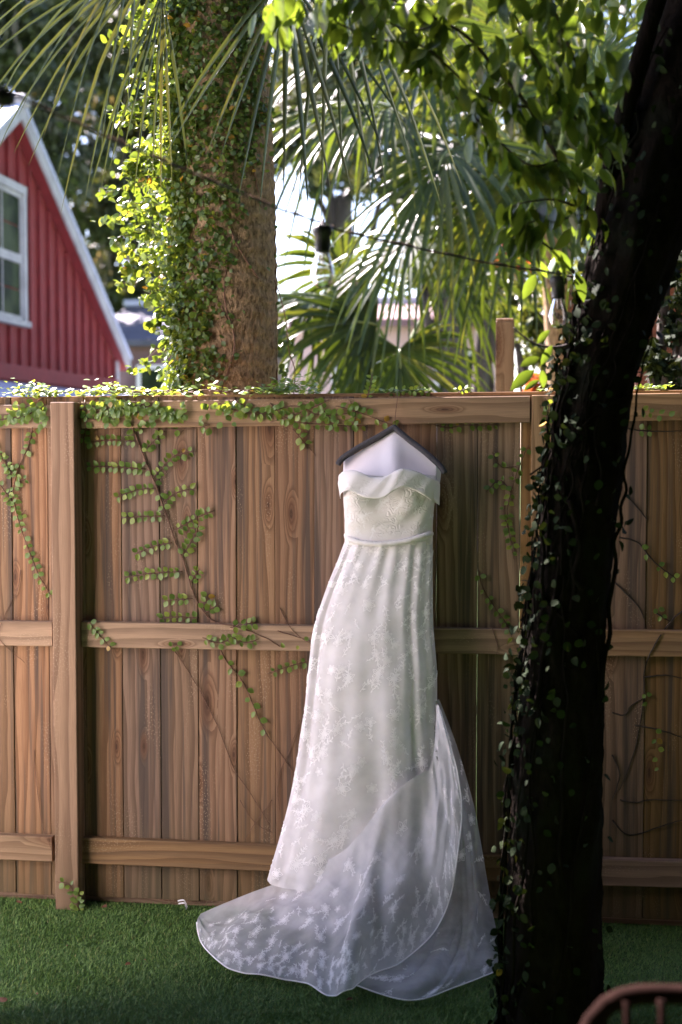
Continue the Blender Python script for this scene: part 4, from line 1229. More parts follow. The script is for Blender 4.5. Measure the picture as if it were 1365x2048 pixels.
for s in fringe:
    yy = rnd.uniform(PY - 0.22, PY + 0.22)
    pts = smooth_path([P(x, y, yy + rnd.uniform(-0.05, 0.05)) for x, y in s], 8)
    sm.add(*tube_geo(pts, [0.0026, 0.001], 5))
    sub = 9 if s[1][1] > 560 or s[1][1] < 200 else 22
    for j in range(2, len(pts)):
        t = pts[j] - pts[j - 1]
        for k in range(3 if j > len(pts) * 0.6 else 5):
            p = pts[j] + rvec() * rnd.uniform(0.0, 0.035 if j > 10 else 0.06)
            lm.append(frame(p, t.normalized() * 0.5 + rvec() * 0.9 + Vector((0, 0, -0.25)), rvec() + Vector((0, -0.5, 0.9)), rnd.uniform(0.026, 0.046)))
for k in range(900):      # loose outer foliage on the lit left side
    row = rnd.choice([rnd.gauss(430, 90), rnd.gauss(300, 80), rnd.gauss(520, 60), rnd.uniform(0, 620), rnd.uniform(0, 300)])
    if row > 690: continue
    wd = 20 + 75 * math.exp(-((row - 430) / 150) ** 2) + 22 * math.sin(row * 0.045)
    x = 362 - abs(rnd.gauss(0, 0.6)) * max(wd, 14)
    p = P(x, row, PY + rnd.uniform(-0.18, 0.2))
    lm.append(frame(p, rvec() + Vector((-0.4, 0, -0.3)), rvec() + Vector((0, -0.3, 0.8)), rnd.uniform(0.022, 0.040)))
# runners over the bare bark
for s in ([(548, 420), (552, 560), (553, 700), (556, 785)], [(440, 380), (470, 480), (520, 560), (545, 600)], [(455, 520), (450, 600), (470, 690), (440, 785)], [(500, 300), (520, 400), (540, 520)], [(380, 570), (430, 590), (455, 640)]):
    for (x, y) in s: pass
    pts = []
    for q in smooth_path([Vector((x, y, 0)) for x, y in s], 6):
        c = trunk_at(P(q.x, q.y, PY - PR).z); dx = P(q.x, q.y, PY - 0.1).x - c.x; dx = max(-PR, min(PR, dx))
        yy = c.y - math.sqrt(max(0, PR ** 2 - dx ** 2)) - 0.008
        pts.append(P(q.x, q.y, yy))
    sm.add(*tube_geo(pts, [0.004, 0.0025], 5))
    for j in range(0, len(pts), 2):
        if rnd.random() < 0.6:
            lm.append(frame(pts[j] + Vector((0, -0.006, 0)), rvec() + Vector((0, 0, -0.4)), Vector((rnd.uniform(-0.5, 0.5), -1, 0.4)), rnd.uniform(0.016, 0.024)))
hang = smooth_path([P(x, y, PY - 0.05) for x, y in [(549, 560), (560, 590), (572, 640), (578, 700), (590, 740), (588, 790)]], 6)
sm.add(*tube_geo(hang, 0.0022, 5))
for (cx, cy) in ((571, 687), (566, 742), (569, 690)):
    for k in range(7):
        lm.append(frame(P(cx + rnd.uniform(-9, 9), cy + rnd.uniform(-7, 7), PY - 0.05), rvec(), rvec() + Vector((0, -0.6, 0.6)), rnd.uniform(0.02, 0.03)))
sm.split('stem', MAT['stem'], ivy, True)
leafset(ivy, lm, ROUND_LEAVES, MAT['ivy_leaf'], 'leaf')

# fan palms behind the fence
def fan_palm(label, base, fr, tr_top, seed, trunk_r=0.11):
    t = thing('fan_palm', label, 'palm tree', base)
    V, Fc = tube_geo(smooth_path([Vector(base) + Vector((0, 0, -0.05)), Vector(base).lerp(tr_top, 0.5) + Vector((0.04, 0.02, 0)), tr_top], 10), [trunk_r * 1.2, trunk_r * 0.8], 14, 0.08)
    obj('trunk', V, Fc, MAT['palm_bark'], t, True)
    for k, f in enumerate(fr):
        hub, ax, nm, L, n, sp_, dr, w, indiv = f
        frond(t, hub, ax, nm, L * 1.17, n, sp_, dr, w * 1.17, tr_top + Vector((0, 0, 0.02 * k)), 'fan_leaf', split=indiv, seed=seed + k, fold=0.22)
    return t
Y1 = 3.6
b1 = P(1150, 760, Y1 + 0.5); b1.z = 0
t1 = P(1105, 420, Y1 + 0.4)
fan_palm('large fan palm with glossy drooping leaves right of the ivy clad palm trunk', b1, [
    (P(905, 300, Y1 - 0.4), SD(-0.45, 0.75, -0.35), SD(-0.3, -0.8, -0.8), 0.80, 32, 125, 0.38, 0.038, True),
    (P(780, 215, Y1 - 0.1), SD(-0.9, 0.05, -0.2), SD(0.0, -1.0, -0.5), 0.95, 38, 105, 0.55, 0.036, True),
    (P(1065, 300, Y1 - 0.5), SD(-0.35, 1.0, -0.25), SD(-0.4, -0.2, -1), 0.78, 28, 95, 0.30, 0.036, True),
    (P(860, 120, Y1 + 0.2), SD(-0.7, -0.2, -0.1), SD(0.3, -1.0, -0.6), 1.0, 40, 125, 0.45, 0.036, True),
    (P(1010, 80, Y1 + 0.3), SD(-0.2, -0.9, 0.1), SD(0.0, -0.3, -1), 1.0, 40, 130, 0.35, 0.036, False),
    (P(985, 400, Y1 - 0.2), SD(-0.3, 0.9, -0.3), SD(0.2, -0.5, -1), 0.60, 26, 120, 0.30, 0.032, False),
    (P(1150, 180, Y1 + 0.2), SD(0.6, -0.6, 0.1), SD(0.0, -0.6, -1), 1.0, 38, 130, 0.4, 0.036, False),
    (P(1200, 330, Y1 + 0.3), SD(0.9, 0.1, 0.1), SD(0.0, -0.9, -0.6), 0.95, 36, 125, 0.5, 0.036, False),
    (P(830, 470, Y1 + 0.6), SD(-0.7, 0.5, 0.0), SD(0.2, -1, -0.7), 0.85, 34, 125, 0.5, 0.034, False)], t1, 100)
Y2 = 4.6
b2 = P(800, 780, Y2); b2.z = 0
t2 = P(795, 760, Y2)
fan_palm('low fan palm with broad pleated leaves above the fence behind the hanger', b2, [
    (P(752, 650, Y2 - 0.5), SD(-0.95, -0.15, -0.1), SD(0.2, -0.6, -0.9), 0.62, 34, 88, 0.25, 0.050, True),
    (P(800, 700, Y2 - 0.6), SD(0.1, 0.9, -0.5), SD(0.0, -0.6, -0.8), 0.66, 40, 135, 0.30, 0.036, True),
    (P(640, 600, Y2 - 0.2), SD(-0.8, -0.1, -0.2), SD(0.1, -1, -0.5), 0.62, 34, 110, 0.65, 0.036, True),
    (P(700, 560, Y2 + 0.1), SD(-0.4, -0.6, 0.0), SD(0.0, -0.6, -0.9), 0.70, 36, 125, 0.5, 0.036, False),
    (P(900, 560, Y2 + 0.2), SD(0.5, -0.6, 0.1), SD(0.0, -0.6, -0.9), 0.70, 36, 125, 0.5, 0.036, False)], t2, 140)

# ================================================================== LEANING TREE IN FRONT OF THE FENCE
TY = -1.0
edge = [(2230, 985, 1215), (2048, 1003, 1203), (1800, 1010, 1202), (1500, 1028, 1206), (1300, 1050, 1210), (1100, 1074, 1226), (950, 1090, 1246), (780, 1118, 1270), (650, 1143, 1312), (500, 1180, 1368), (350, 1218, 1420), (200, 1262, 1462), (0, 1330, 1525), (-220, 1420, 1600), (-500, 1560, 1720)]
tc = []; tr = []
for r, l, rr in edge:
    p = P((l + rr) / 2, r, TY); tc.append(p); tr.append((P(rr, r, TY).x - P(l, r, TY).x) / 2)
tc[0].z = -0.06
tree = thing('leaning_tree', 'dark leaning tree trunk wrapped in ivy in front of the fence right of the dress', 'tree', (tc[0].x, TY, 0))
def lean_trunk():
    path = smooth_path(tc, 26); n = len(path); ns = 56
    rad = []
    for i in range(len(tc) - 1):
        for k in range(26): rad.append(tr[i] + (tr[i + 1] - tr[i]) * k / 26)
    rad.append(tr[-1])
    V = []
    for j in range(n):
        for i in range(ns):
            a = 2 * math.pi * i / ns; z = path[j].z
            f = 1 + 0.035 * math.sin(3 * a + z * 2.1) + 0.03 * math.sin(9 * a + 2.2 * math.sin(z * 5)) + 0.022 * math.sin(21 * a + 3 * math.sin(z * 9 + a)) + 0.02 * math.sin(z * 37 + 5 * math.sin(4 * a)) + nrng.uniform(-0.012, 0.012)
            if z < 0.35: f += 0.25 * (0.35 - z) * (1 + 0.6 * math.sin(5 * a))
            V.append((path[j].x + rad[j] * f * 0.97 * math.cos(a), path[j].y + rad[j] * f * 0.97 * math.sin(a), z))
    Q = np.array([(j * ns + i, j * ns + (i + 1) % ns, (j + 1) * ns + (i + 1) % ns, (j + 1) * ns + i) for j in range(n - 1) for i in range(ns)])
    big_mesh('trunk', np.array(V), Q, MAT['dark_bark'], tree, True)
    return path, rad
tpath, trad = lean_trunk()
def lt_at(row):
    best = min(range(len(tpath)), key=lambda i: abs(proj(tpath[i])[1] - row)); return tpath[best], trad[best]
# branches: the long one that carries the big leaves, a lighter limb, dead twigs
def branch(pts, r0, r1, mat='dark_twig', name='branch'):
    path = smooth_path([P(x, y, d) for x, y, d in pts], 8)
    V, Fc = tube_geo(path, [r0, r1], 7, 0.06); obj(name, V, Fc, MAT[mat], tree, True); return path
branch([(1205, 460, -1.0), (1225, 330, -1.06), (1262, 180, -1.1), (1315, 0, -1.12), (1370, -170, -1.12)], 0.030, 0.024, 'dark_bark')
twigs = []
twigs.append((branch([(1190, 450, -1.05), (1155, 380, -1.2), (1118, 320, -1.28), (1058, 215, -1.35), (993, 140, -1.4), (923, 65, -1.42), (788, 0, -1.45), (640, -60, -1.45)], 0.008, 0.003), 0))
twigs.append((branch([(1058, 215, -1.35), (960, 190, -1.4), (850, 95, -1.5), (740, 75, -1.5), (620, 20, -1.5), (530, 10, -1.5)], 0.004, 0.0015), 0))
twigs.append((branch([(1118, 320, -1.28), (1060, 330, -1.35), (985, 270, -1.4), (900, 180, -1.42), (840, 110, -1.45)], 0.004, 0.0015), 0))
twigs.append((branch([(1170, 420, -1.15), (1110, 400, -1.3), (1050, 405, -1.35), (1010, 420, -1.35)], 0.004, 0.0012), 0))
twigs.append((branch([(1165, 430, -1.15), (1110, 440, -1.28), (1060, 445, -1.32), (1025, 470, -1.32)], 0.004, 0.0012), 0))
twigs.append((branch([(1148, 545, -1.12), (1105, 500, -1.22), (1068, 470, -1.28), (1040, 420, -1.3)], 0.005, 0.0015), 0))
twigs.append((branch([(1250, 260, -1.15), (1200, 220, -1.3), (1150, 120, -1.4), (1110, 20, -1.45), (1080, -80, -1.45)], 0.006, 0.002), 0))
twigs.append((branch([(1215, 330, -1.15), (1160, 250, -1.3), (1080, 130, -1.4), (1020, 30, -1.45), (990, -80, -1.45)], 0.006, 0.002), 0))
twigs.append((branch([(900, 40, -1.42), (820, 60, -1.5), (740, 20, -1.5), (690, -40, -1.5)], 0.003, 0.0012), 0))
branch([(1138, 690, -1.05), (1105, 695, -1.15), (1065, 685, -1.2), (1028, 656, -1.22)], 0.0052, 0.002)
branch([(1145, 552, -1.1), (1100, 545, -1.15), (1058, 530, -1.2)], 0.002, 0.001)
lm = []
def leaf_on(path, n, s0=0.055, s1=0.088, jit=0.05, hang=0.9):
    for k in range(n):
        i = rnd.randrange(1, len(path)); t = (path[i] - path[i - 1]).normalized()
        p = path[i] + rvec() * rnd.uniform(0, jit)
        q = proj(p)
        tip = t * rnd.uniform(-0.1, 0.5) + rvec() * 0.55 + Vector((0, 0, -hang))
        lm.append(frame(p, tip, rvec() * 0.7 + Vector((0, -0.7, 0.35)), rnd.uniform(s0, s1)))
for i, (pth, _) in enumerate(twigs):
    leaf_on(pth, [90, 80, 58, 26, 26, 20, 60, 64, 30][i])
for k in range(110):        # upper tier
    x = rnd.uniform(540, 1260); y = rnd.uniform(-60, 60 + max(0, (x - 700)) * 0.20)
    lm.append(frame(P(x, y, rnd.uniform(-1.65, -1.2)), rvec() * 0.5 + Vector((0, 0, -0.8)), rvec() * 0.7 + Vector((0, -0.6, 0.4)), rnd.uniform(0.055, 0.085)))
for (x, y, dx, dy_, s) in ((1072, 548, -0.5, 1, 0.075), (1080, 715, -1, 0.4, 0.06), (1105, 690, -0.5, 0.9, 0.06), (1070, 740, -0.8, 0.6, 0.085), (1085, 740, 0.1, 1, 0.05), (1080, 760, -0.9, 0.5, 0.05), (1100, 660, -0.6, 0.6, 0.05)):
    lm.append(frame(P(x, y, -1.2), SD(dx, dy_, -0.2), Vector((0.3, -0.8, 0.5)), s))
for k in range(70):        # dark leaves at the top right
    lm.append(frame(P(rnd.uniform(1150, 1420), rnd.uniform(-60, 170), rnd.uniform(-0.75, -0.3)), rvec() * 0.6 + Vector((0, 0, -0.6)), rvec() * 0.7 + Vector((0, -0.6, 0.4)), rnd.uniform(0.06, 0.09)))
leafset(tree, lm, LONG_LEAVES, MAT['big_leaf'], 'leaf', 300, 'more_leaves')
# limbs and unseen crown overhead, clumps placed to shade the right side
limb_ends = [(0.4, -1.6, 4.6), (0.8, -3.2, 4.9), (2.4, -3.0, 5.2), (3.2, -0.6, 5.4), (1.6, 0.3, 5.0), (0.2, -0.4, 4.7), (2.6, -5.0, 4.8), (0.4, -5.0, 4.7)]
sm = MB()
for e in limb_ends:
    a = tpath[-1]; b = Vector(e)
    sm.add(*tube_geo(smooth_path([a, a.lerp(b, 0.5) + Vector((0, 0, 0.35)), b], 8), [0.08, 0.02], 8, 0.05))
sm.split('limb', MAT['dark_bark'], tree, True)
cm = []
CB = [((1.9, -2.4, 4.7), (1.8, 2.2, 0.75), 8000), ((2.6, -1.6, 5.0), (2.4, 2.8, 1.0), 6000), ((1.5, -4.8, 4.8), (2.6, 2.2, 0.9), 6000), ((1.55, -0.6, 4.8), (1.3, 1.2, 0.7), 5200)]
for c, rr, n in CB:
    for k in range(n):
        v = rvec() * rnd.random() ** 0.4
        p = Vector((c[0] + v.x * rr[0], c[1] + v.y * rr[1], c[2] + v.z * rr[2]))
        cm.append(frame(p, rvec() + Vector((0, 0, -0.5)), rvec() + Vector((0, 0, 0.6)), rnd.uniform(0.11, 0.17)))
joined(tree, cm, CARD_LEAF, MAT['crown_leaf'], 'crown')

# ivy and roots on the leaning trunk
iv2 = thing('climbing_vine', 'dark shaded ivy and woody stems clinging to the leaning tree trunk', 'vine', (tc[0].x - 0.14, TY - 0.05, 0))
sm = MB(); lm = []
for k in range(1250):
    j = rnd.randrange(0, len(tpath) - 60); c, r = tpath[j], trad[j]
    a = rnd.gauss(-1.25, 0.55)
    if rnd.random() < 0.14: a = rnd.uniform(-1.4, 1.7)
    out = Vector((math.sin(a), -math.cos(a), 0))
    p = c + out * (r + abs(rnd.gauss(0, 0.018)) + 0.004)
    row = proj(p)[1]
    if row < 560 and rnd.random() < 0.55: continue
    lm.append(frame(p, rvec() + Vector((0, 0, -0.5)) + out * 0.3, out + rvec() * 0.6, rnd.uniform(0.018, 0.034)))
for k in range(30):
    a0 = rnd.gauss(-0.9, 0.6); j0 = rnd.randrange(0, len(tpath) // 2); L = rnd.randrange(40, 150); pts = []
    for j in range(j0, min(j0 + L, len(tpath) - 30), 6):
        a0 += rnd.uniform(-0.16, 0.16); out = Vector((math.sin(a0), -math.cos(a0), 0)); pts.append(tpath[j] + out * (trad[j] + rnd.uniform(0.003, 0.02)))
    if len(pts) > 3: sm.add(*tube_geo(smooth_path(pts, 3), [rnd.uniform(0.003, 0.008), 0.002], 5))
for (pts, r) in (([(1060, 950), (1100, 920), (1150, 870), (1200, 820), (1255, 790)], 0.003), ([(1140, 1000), (1160, 1090), (1150, 1150), (1168, 1180)], 0.010), ([(1090, 1200), (1140, 1250), (1155, 1270)], 0.004)):
    path = []
    for (x, y) in pts:
        c, rr = lt_at(y); dx = max(-rr * 0.98, min(rr * 0.98, P(x, y, TY - rr).x - c.x)); path.append(P(x, y, c.y - math.sqrt(max(0, rr * rr - dx * dx)) - 0.012))
    sm.add(*tube_geo(smooth_path(path, 8), r, 6))
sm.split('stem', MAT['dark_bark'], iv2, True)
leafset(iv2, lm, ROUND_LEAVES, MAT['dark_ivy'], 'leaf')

# ================================================================== STRING LIGHTS
lights = thing('string_lights', 'black cable with two clear glass bulbs strung before the palm trunk', 'string lights', P(1140, 553, -1.13))
cab = [P(1146, 555, -1.13), P(1110, 546, -1.22), P(1000, 530, -1.45), P(840, 497, -1.68), P(690, 463, -1.86), P(645, 446, -1.92), P(550, 414, -2.05), P(385, 345, -2.25), P(240, 285, -2.42), P(110, 226, -2.56), P(15, 185, -2.66), P(-160, 120, -2.85)]
path = smooth_path(cab, 8)
V, Fc = tube_geo(path, 0.0026, 6); obj('cable', V, Fc, MAT['black'], lights, True)
tw = []
for i, p in enumerate(path):
    tw.append(p + Vector((0, 0.003 * math.cos(i * 1.3), 0.0035 * math.sin(i * 1.3) + 0.001)))
V, Fc = tube_geo(tw, 0.0016, 5); obj('support_wire', V, Fc, MAT['wire'], lights, True)
def bulb(px, row, y):
    c = P(px, row, y)
    V, Fc = lathe_geo([(0.0, 0.012), (0.005, 0.012), (0.006, 0.0), (0.0165, -0.002), (0.0205, -0.006), (0.0205, -0.020), (0.0165, -0.024), (0.0155, -0.052), (0.0165, -0.056), (0.0, -0.056)], c, 18, 1.12)
    s = obj('socket', V, Fc, MAT['black'], lights, True)
    V, Fc = lathe_geo([(0.0125, -0.055), (0.0135, -0.062), (0.0195, -0.080), (0.0235, -0.096), (0.0235, -0.106), (0.020, -0.118), (0.012, -0.126), (0.0, -0.129)], c, 22, 1.12)
    b = obj('bulb', V, Fc, MAT['bulb'], s, True)
    fz = [c + Vector((math.cos(k) * 0.007, math.sin(k) * 0.007, -0.085 - 0.035 * (k % 2) - 0.01)) for k in range(8)]
    V, Fc = tube_geo(fz, 0.0006, 4); obj('filament', V, Fc, MAT['wire'], s)
    V, Fc = lathe_geo([(0.004, -0.055), (0.004, -0.075), (0.002, -0.082), (0, -0.083)], c, 8, 1.12); obj('glass_stem', V, Fc, MAT['bulb'], s, True)
bulb(646, 449, -1.92); bulb(1117, 551, -1.22)
c = P(8, 180, -2.66)
V, Fc = lathe_geo([(0.0, 0.012), (0.006, 0.0), (0.0205, -0.004), (0.0205, -0.020), (0.0155, -0.026)], c, 14); obj('socket', V, Fc, MAT['black'], lights, True)

# ================================================================== RED HOUSE
HX = -4.5
def hp(px, row): return PX(px, row, HX)
house = thing('red_house', 'red board and batten gable house with white trim behind the fence', 'house', (HX, 15.0, 0))
ya, yb_ = hp(15, 230).y, hp(232, 765).y
apex_z = hp(15, 232).z
zb = hp(110, 738).z - 0.02
slope_end = hp(238, 738)
sl = (apex_z - slope_end.z) / (slope_end.y - ya)
yl = ya - (slope_end.y - ya)
def roof_z(y): return apex_z - sl * abs(y - ya)
# wall (pentagon prism)
ye = yb_ - 0.05; ys = 2 * ya - ye
poly = [(ys, 0), (ye, 0), (ye, roof_z(ye) - 0.02), (ya, apex_z - 0.02), (ys, roof_z(ys) - 0.02)]
V = [(HX, y, z) for y, z in poly] + [(HX - 5.0, y, z) for y, z in poly]
Fc = [[0, 1, 2, 3, 4], [9, 8, 7, 6, 5]] + [[i, 5 + i, 5 + (i + 1) % 5, (i + 1) % 5] for i in range(5)]
obj('wall', V, Fc, MAT['red_paint'], house)
yy = ys + 0.1; bt = []
win = (hp(0, 372).y - 0.55, hp(40, 500).y, hp(30, 640).z, hp(30, 385).z)
y = ya - 3.4
while y < ye - 0.05:
    zt = roof_z(y) - 0.06
    if zt > zb + 0.1:
        for z0, z1 in (((zb, win[2] - 0.08), (win[3] + 0.08, zt)) if win[0] - 0.08 < y < win[1] + 0.08 else ((zb, zt),)):
            if z1 > z0 + 0.05: box('batten', (HX + 0.002, y - 0.022, z0), (HX + 0.035, y + 0.022, z1), MAT['red_paint'], house, 0.003)
    y += 0.305
box('band_board', (HX + 0.002, ys, zb - 0.16), (HX + 0.05, ye, zb), MAT['red_paint'], house, 0.004)
box('corner_board', (HX - 0.02, ye - 0.03, zb - 0.3), (HX + 0.045, ye + 0.07, roof_z(ye) - 0.02), MAT['house_trim'], house, 0.004)
for s in (-1, 1):          # rake boards and roof slabs
    y2 = ya + s * (slope_end.y - ya); z2 = roof_z(y2)
    def slab(name, x0, x1, up0, up1, mat):
        V = [(x, yv, zv + u) for x in (x0, x1) for (yv, zv) in ((ya, apex_z), (y2, z2)) for u in (up0, up1)]
        Fc = [(0, 1, 3, 2), (4, 6, 7, 5), (0, 4, 5, 1), (2, 3, 7, 6), (0, 2, 6, 4), (1, 5, 7, 3)]
        return obj(name, V, Fc, MAT[mat], house)
    slab('rake_board', HX + 0.13, HX + 0.16, -0.03, 0.12, 'house_trim')
    slab('soffit', HX + 0.003, HX + 0.128, -0.02, 0.03, 'red_paint')
    slab('roof', HX - 5.2, HX + 0.18, 0.123, 0.155, 'metal_roof')
box('ridge_cap', (HX - 5.2, ya - 0.09, apex_z + 0.09), (HX + 0.22, ya + 0.09, apex_z + 0.20), MAT['house_trim'], house, 0.02)
# window
wf = MB(); t = 0.085
y0, y1, z0, z1 = win
wf.box((HX + 0.003, y0 - t, z0), (HX + 0.05, y0, z1)).box((HX + 0.003, y1, z0), (HX + 0.05, y1 + t, z1)).box((HX + 0.003, y0 - t, z1 + 0.002), (HX + 0.055, y1 + t, z1 + t)).box((HX + 0.003, y0 - t * 1.3, z0 - t * 0.7), (HX + 0.08, y1 + t * 1.3, z0 - 0.002))
w_ = wf.build('window', MAT['house_trim'], house)
zm = (z0 + z1) / 2 - 0.02
sb = MB(); e = 0.045
for (a, b) in ((z0, zm), (zm, z1)):
    sb.box((HX + 0.004, y0 + 0.001, a), (HX + 0.03, y0 + e, b)).box((HX + 0.004, y1 - e, a), (HX + 0.03, y1 - 0.001, b)).box((HX + 0.004, y0 + e, a + 0.001), (HX + 0.03, y1 - e, a + e)).box((HX + 0.004, y0 + e, b - e), (HX + 0.03, y1 - e, b - 0.001))
sb.build('sash', MAT['house_trim'], w_)
for (a, b) in ((z0, zm), (zm, z1)):
    ym = (y0 + y1) / 2
    for (c0, c1) in ((y0 + e, ym - 0.008), (ym + 0.008, y1 - e)):
        for (d0, d1) in ((a + e, (a + b) / 2 - 0.008), ((a + b) / 2 + 0.008, b - e)):
            box('pane', (HX + 0.004, c0, d0), (HX + 0.012, c1, d1), MAT['pane'], w_)
    box('muntin', (HX + 0.004, ym - 0.0075, a + e), (HX + 0.022, ym + 0.0075, b - e), MAT['house_trim'], w_)
# lean-to roof under the gable
lz = zb - 0.16
V = [(HX + 0.01, ys, lz - 0.02), (HX + 0.01, ye + 0.4, lz - 0.02), (HX + 2.6, ye + 0.4, lz - 0.62), (HX + 2.6, ys, lz - 0.62)]
V += [(x, y, z - 0.06) for x, y, z in V]
obj('porch_roof', V, [(0, 1, 2, 3), (7, 6, 5, 4), (0, 4, 5, 1), (1, 5, 6, 2), (2, 6, 7, 3), (3, 7, 4, 0)], MAT['metal_roof'], house)
for y in (ys + 0.3, (ys + ye) / 2, ye):
    box('porch_post', (HX + 2.38, y - 0.05, 0), (HX + 2.5, y + 0.05, lz - 0.62), MAT['house_trim'], house, 0.005)

# ================================================================== FAR HOUSES
def far_house(label, y, pxs, ridge_row, eave_row, wall, roof, depth=5.0, win=True, trim='far_roof'):
    A = P(pxs[0], eave_row, y); B = P(pxs[1], eave_row, y); zr = P(pxs[0], ridge_row, y + depth / 2).z; ze = A.z
    h = thing('far_house', label, 'house', ((A.x + B.x) / 2, y + depth / 2, 0))
    box('wall', (A.x, y, 0), (B.x, y + depth, ze), MAT[wall], h)
    V = [(A.x - 0.3, y - 0.35, ze - 0.05), (B.x + 0.3, y - 0.35, ze - 0.05), (B.x + 0.3, y + depth / 2, zr), (A.x - 0.3, y + depth / 2, zr), (B.x + 0.3, y + depth + 0.35, ze - 0.05), (A.x - 0.3, y + depth + 0.35, ze - 0.05)]
    V += [(a, b, c + 0.12) for a, b, c in V]
    Fc = [(6, 7, 8, 9), (9, 8, 10, 11), (1, 0, 3, 2), (2, 3, 5, 4), (0, 1, 7, 6), (4, 5, 11, 10), (0, 6, 9, 3), (3, 9, 11, 5), (1, 2, 8, 7), (2, 4, 10, 8)]
    rf = obj('roof', V, Fc, MAT[roof], h)
    box('ridge_cap', (A.x - 0.32, y + depth / 2 - 0.35, zr + 0.06), (B.x + 0.32, y + depth / 2 + 0.35, zr + 0.20), MAT[trim], rf, 0.02)
    for k in range(int((B.x - A.x) // 1.6)):
        x = A.x + 0.7 + 1.6 * k
        w = box('window', (x, y - 0.05, ze - 1.5), (x + 0.8, y - 0.003, ze - 0.4), MAT['white_paint'], h)
        box('pane', (x + 0.08, y - 0.06, ze - 1.42), (x + 0.72, y - 0.052, ze - 0.48), MAT['pane'], w)
far_house('low far house with dusky purple shingle roof between red house and palm trunk', 22.0, (205, 470), 622, 690, 'shingle', 'slate', 6.0)
far_house('pale pink walled house behind the low fan palm', 17.0, (575, 1010), 622, 652, 'pink_wall', 'shingle', 5.0)

# lone post beyond the fence
A = P(992, 640, 1.4); B = P(1029, 640, 1.4)
lp = thing('wooden_post', 'square raw timber post standing behind the fence left of the dark trunk', 'post', ((A.x + B.x) / 2, 1.45, 0))
box('shaft', (A.x, 1.40, 0), (B.x, 1.40 + (B.x - A.x), A.z - 0.004), MAT['post'], lp, 0.004)
V, Fc = box_geo((A.x + 0.002, 1.402, A.z - 0.006), (B.x - 0.002, 1.398 + (B.x - A.x), A.z + 0.008), 0.004); obj('top_cap', V, Fc, MAT['post'], lp)

# ================================================================== TREES BEYOND
def far_tree(name, label, base, H, blobs, n, leaf, mat, bark='oak_bark', group=None, moss=0, trunk_r=0.3, geo=CARD_LEAF, seed=0):
    rg = random.Random(seed)
    t = thing(name, label, 'tree', base, group)
    b = Vector(base); topp = b + Vector((rg.uniform(-0.3, 0.3), 0, H * 0.6))
    V, Fc = tube_geo(smooth_path([b + Vector((0, 0, -0.1)), b.lerp(topp, 0.5) + Vector((rg.uniform(-0.2, 0.2), 0, 0)), topp], 8), [trunk_r, trunk_r * 0.5], 12, 0.06)
    obj('trunk', V, Fc, MAT[bark], t, True)
    mb = MB()
    for c, r in blobs:
        c = Vector(c); s = b.lerp(topp, rg.uniform(0.5, 1.0))
        mb.add(*tube_geo(smooth_path([s, s.lerp(c, 0.5) + Vector((0, 0, 0.2)), c], 6), [trunk_r * 0.35, 0.03], 7, 0.05))
    mb.split('limb', MAT[bark], t, True)
    ms = []; tot = sum(r ** 2 for _, r in blobs)
    for c, r in blobs:
        clumps = [Vector(c) + rvec(rg) * r * rg.random() ** 0.45 for _ in range(max(6, int(26 * r)))]
        for k in range(int(n * r ** 2 / tot)):
            q = rg.choice(clumps)
            p = q + Vector((rg.gauss(0, 1), rg.gauss(0, 1), rg.gauss(0, 0.8))) * r * 0.16
            ms.append(frame(p, rvec(rg) + Vector((0, 0, -0.2)), rvec(rg) + Vector((0, 0, 0.5)), leaf * rg.uniform(0.7, 1.3)))
    joined(t, ms, geo, MAT[mat], 'crown')
    if moss:
        mm = []
        for k in range(moss):
            c, r = rg.choice(blobs); p = Vector(c) + rvec(rg) * r * rg.random() ** 0.4
            L = rg.uniform(0.5, 1.4)
            for j in range(9):
                q = p + Vector((rg.gauss(0, 0.06), rg.gauss(0, 0.06), -j * L / 12 + rg.uniform(-0.1, 0.1)))
                mm.append(frame(q, Vector((rg.uniform(-0.15, 0.15), rg.uniform(-0.15, 0.15), -1)), rvec(rg), L * rg.uniform(0.25, 0.4)))
        thin = [(np.array([(0, 0, 0), (-.09, .4, .03), (0, 1, 0), (.09, .4, -.03)], float), np.array([(0, 2, 1), (0, 3, 2)], int))]
        joined(t, mm, thin, MAT['moss'], 'hanging_moss')
    return t
def blobs_px(lst, y):
    out = []
    for (px, row, rpx, dy_) in lst:
        c = P(px, row, y + dy_); out.append(((c.x, c.y, c.z), rpx / F * (y + dy_ + 5.15)))
    return out
def gb(px, y): 
    p = P(px, 880, y); return (p.x, y, 0)
far_tree('oak_tree', 'dark live oak draped in grey moss above the red house', gb(60, 24), 11, blobs_px([(40, 60, 150, 0), (-120, 160, 170, 1), (120, 260, 120, -1), (40, 330, 110, 1), (-60, -80, 180, 0), (170, 90, 120, 1)], 24), 24000, 0.20, 'oak_leaf', moss=110, seed=1, trunk_r=0.4)
far_tree('oak_tree', 'dark mossy live oak between red house and palm trunk', gb(270, 28), 12, blobs_px([(230, 120, 130, 0), (300, 330, 105, 1), (200, 420, 100, -1), (330, 500, 90, 0), (180, 540, 80, 1), (280, -60, 150, 0), (250, 600, 60, 0), (400, 200, 130, 1)], 28), 26000, 0.22, 'oak_leaf', moss=110, seed=2, trunk_r=0.4)
far_tree('oak_tree', 'dark live oak seen through the palm leaves right of the palm trunk', gb(700, 30), 13, blobs_px([(600, 60, 150, 0), (560, 260, 110, 1), (720, 180, 130, 0), (850, 60, 160, 1), (660, 330, 70, 0), (780, -80, 170, 0)], 30), 20000, 0.24, 'oak_leaf', moss=40, seed=3, trunk_r=0.4)
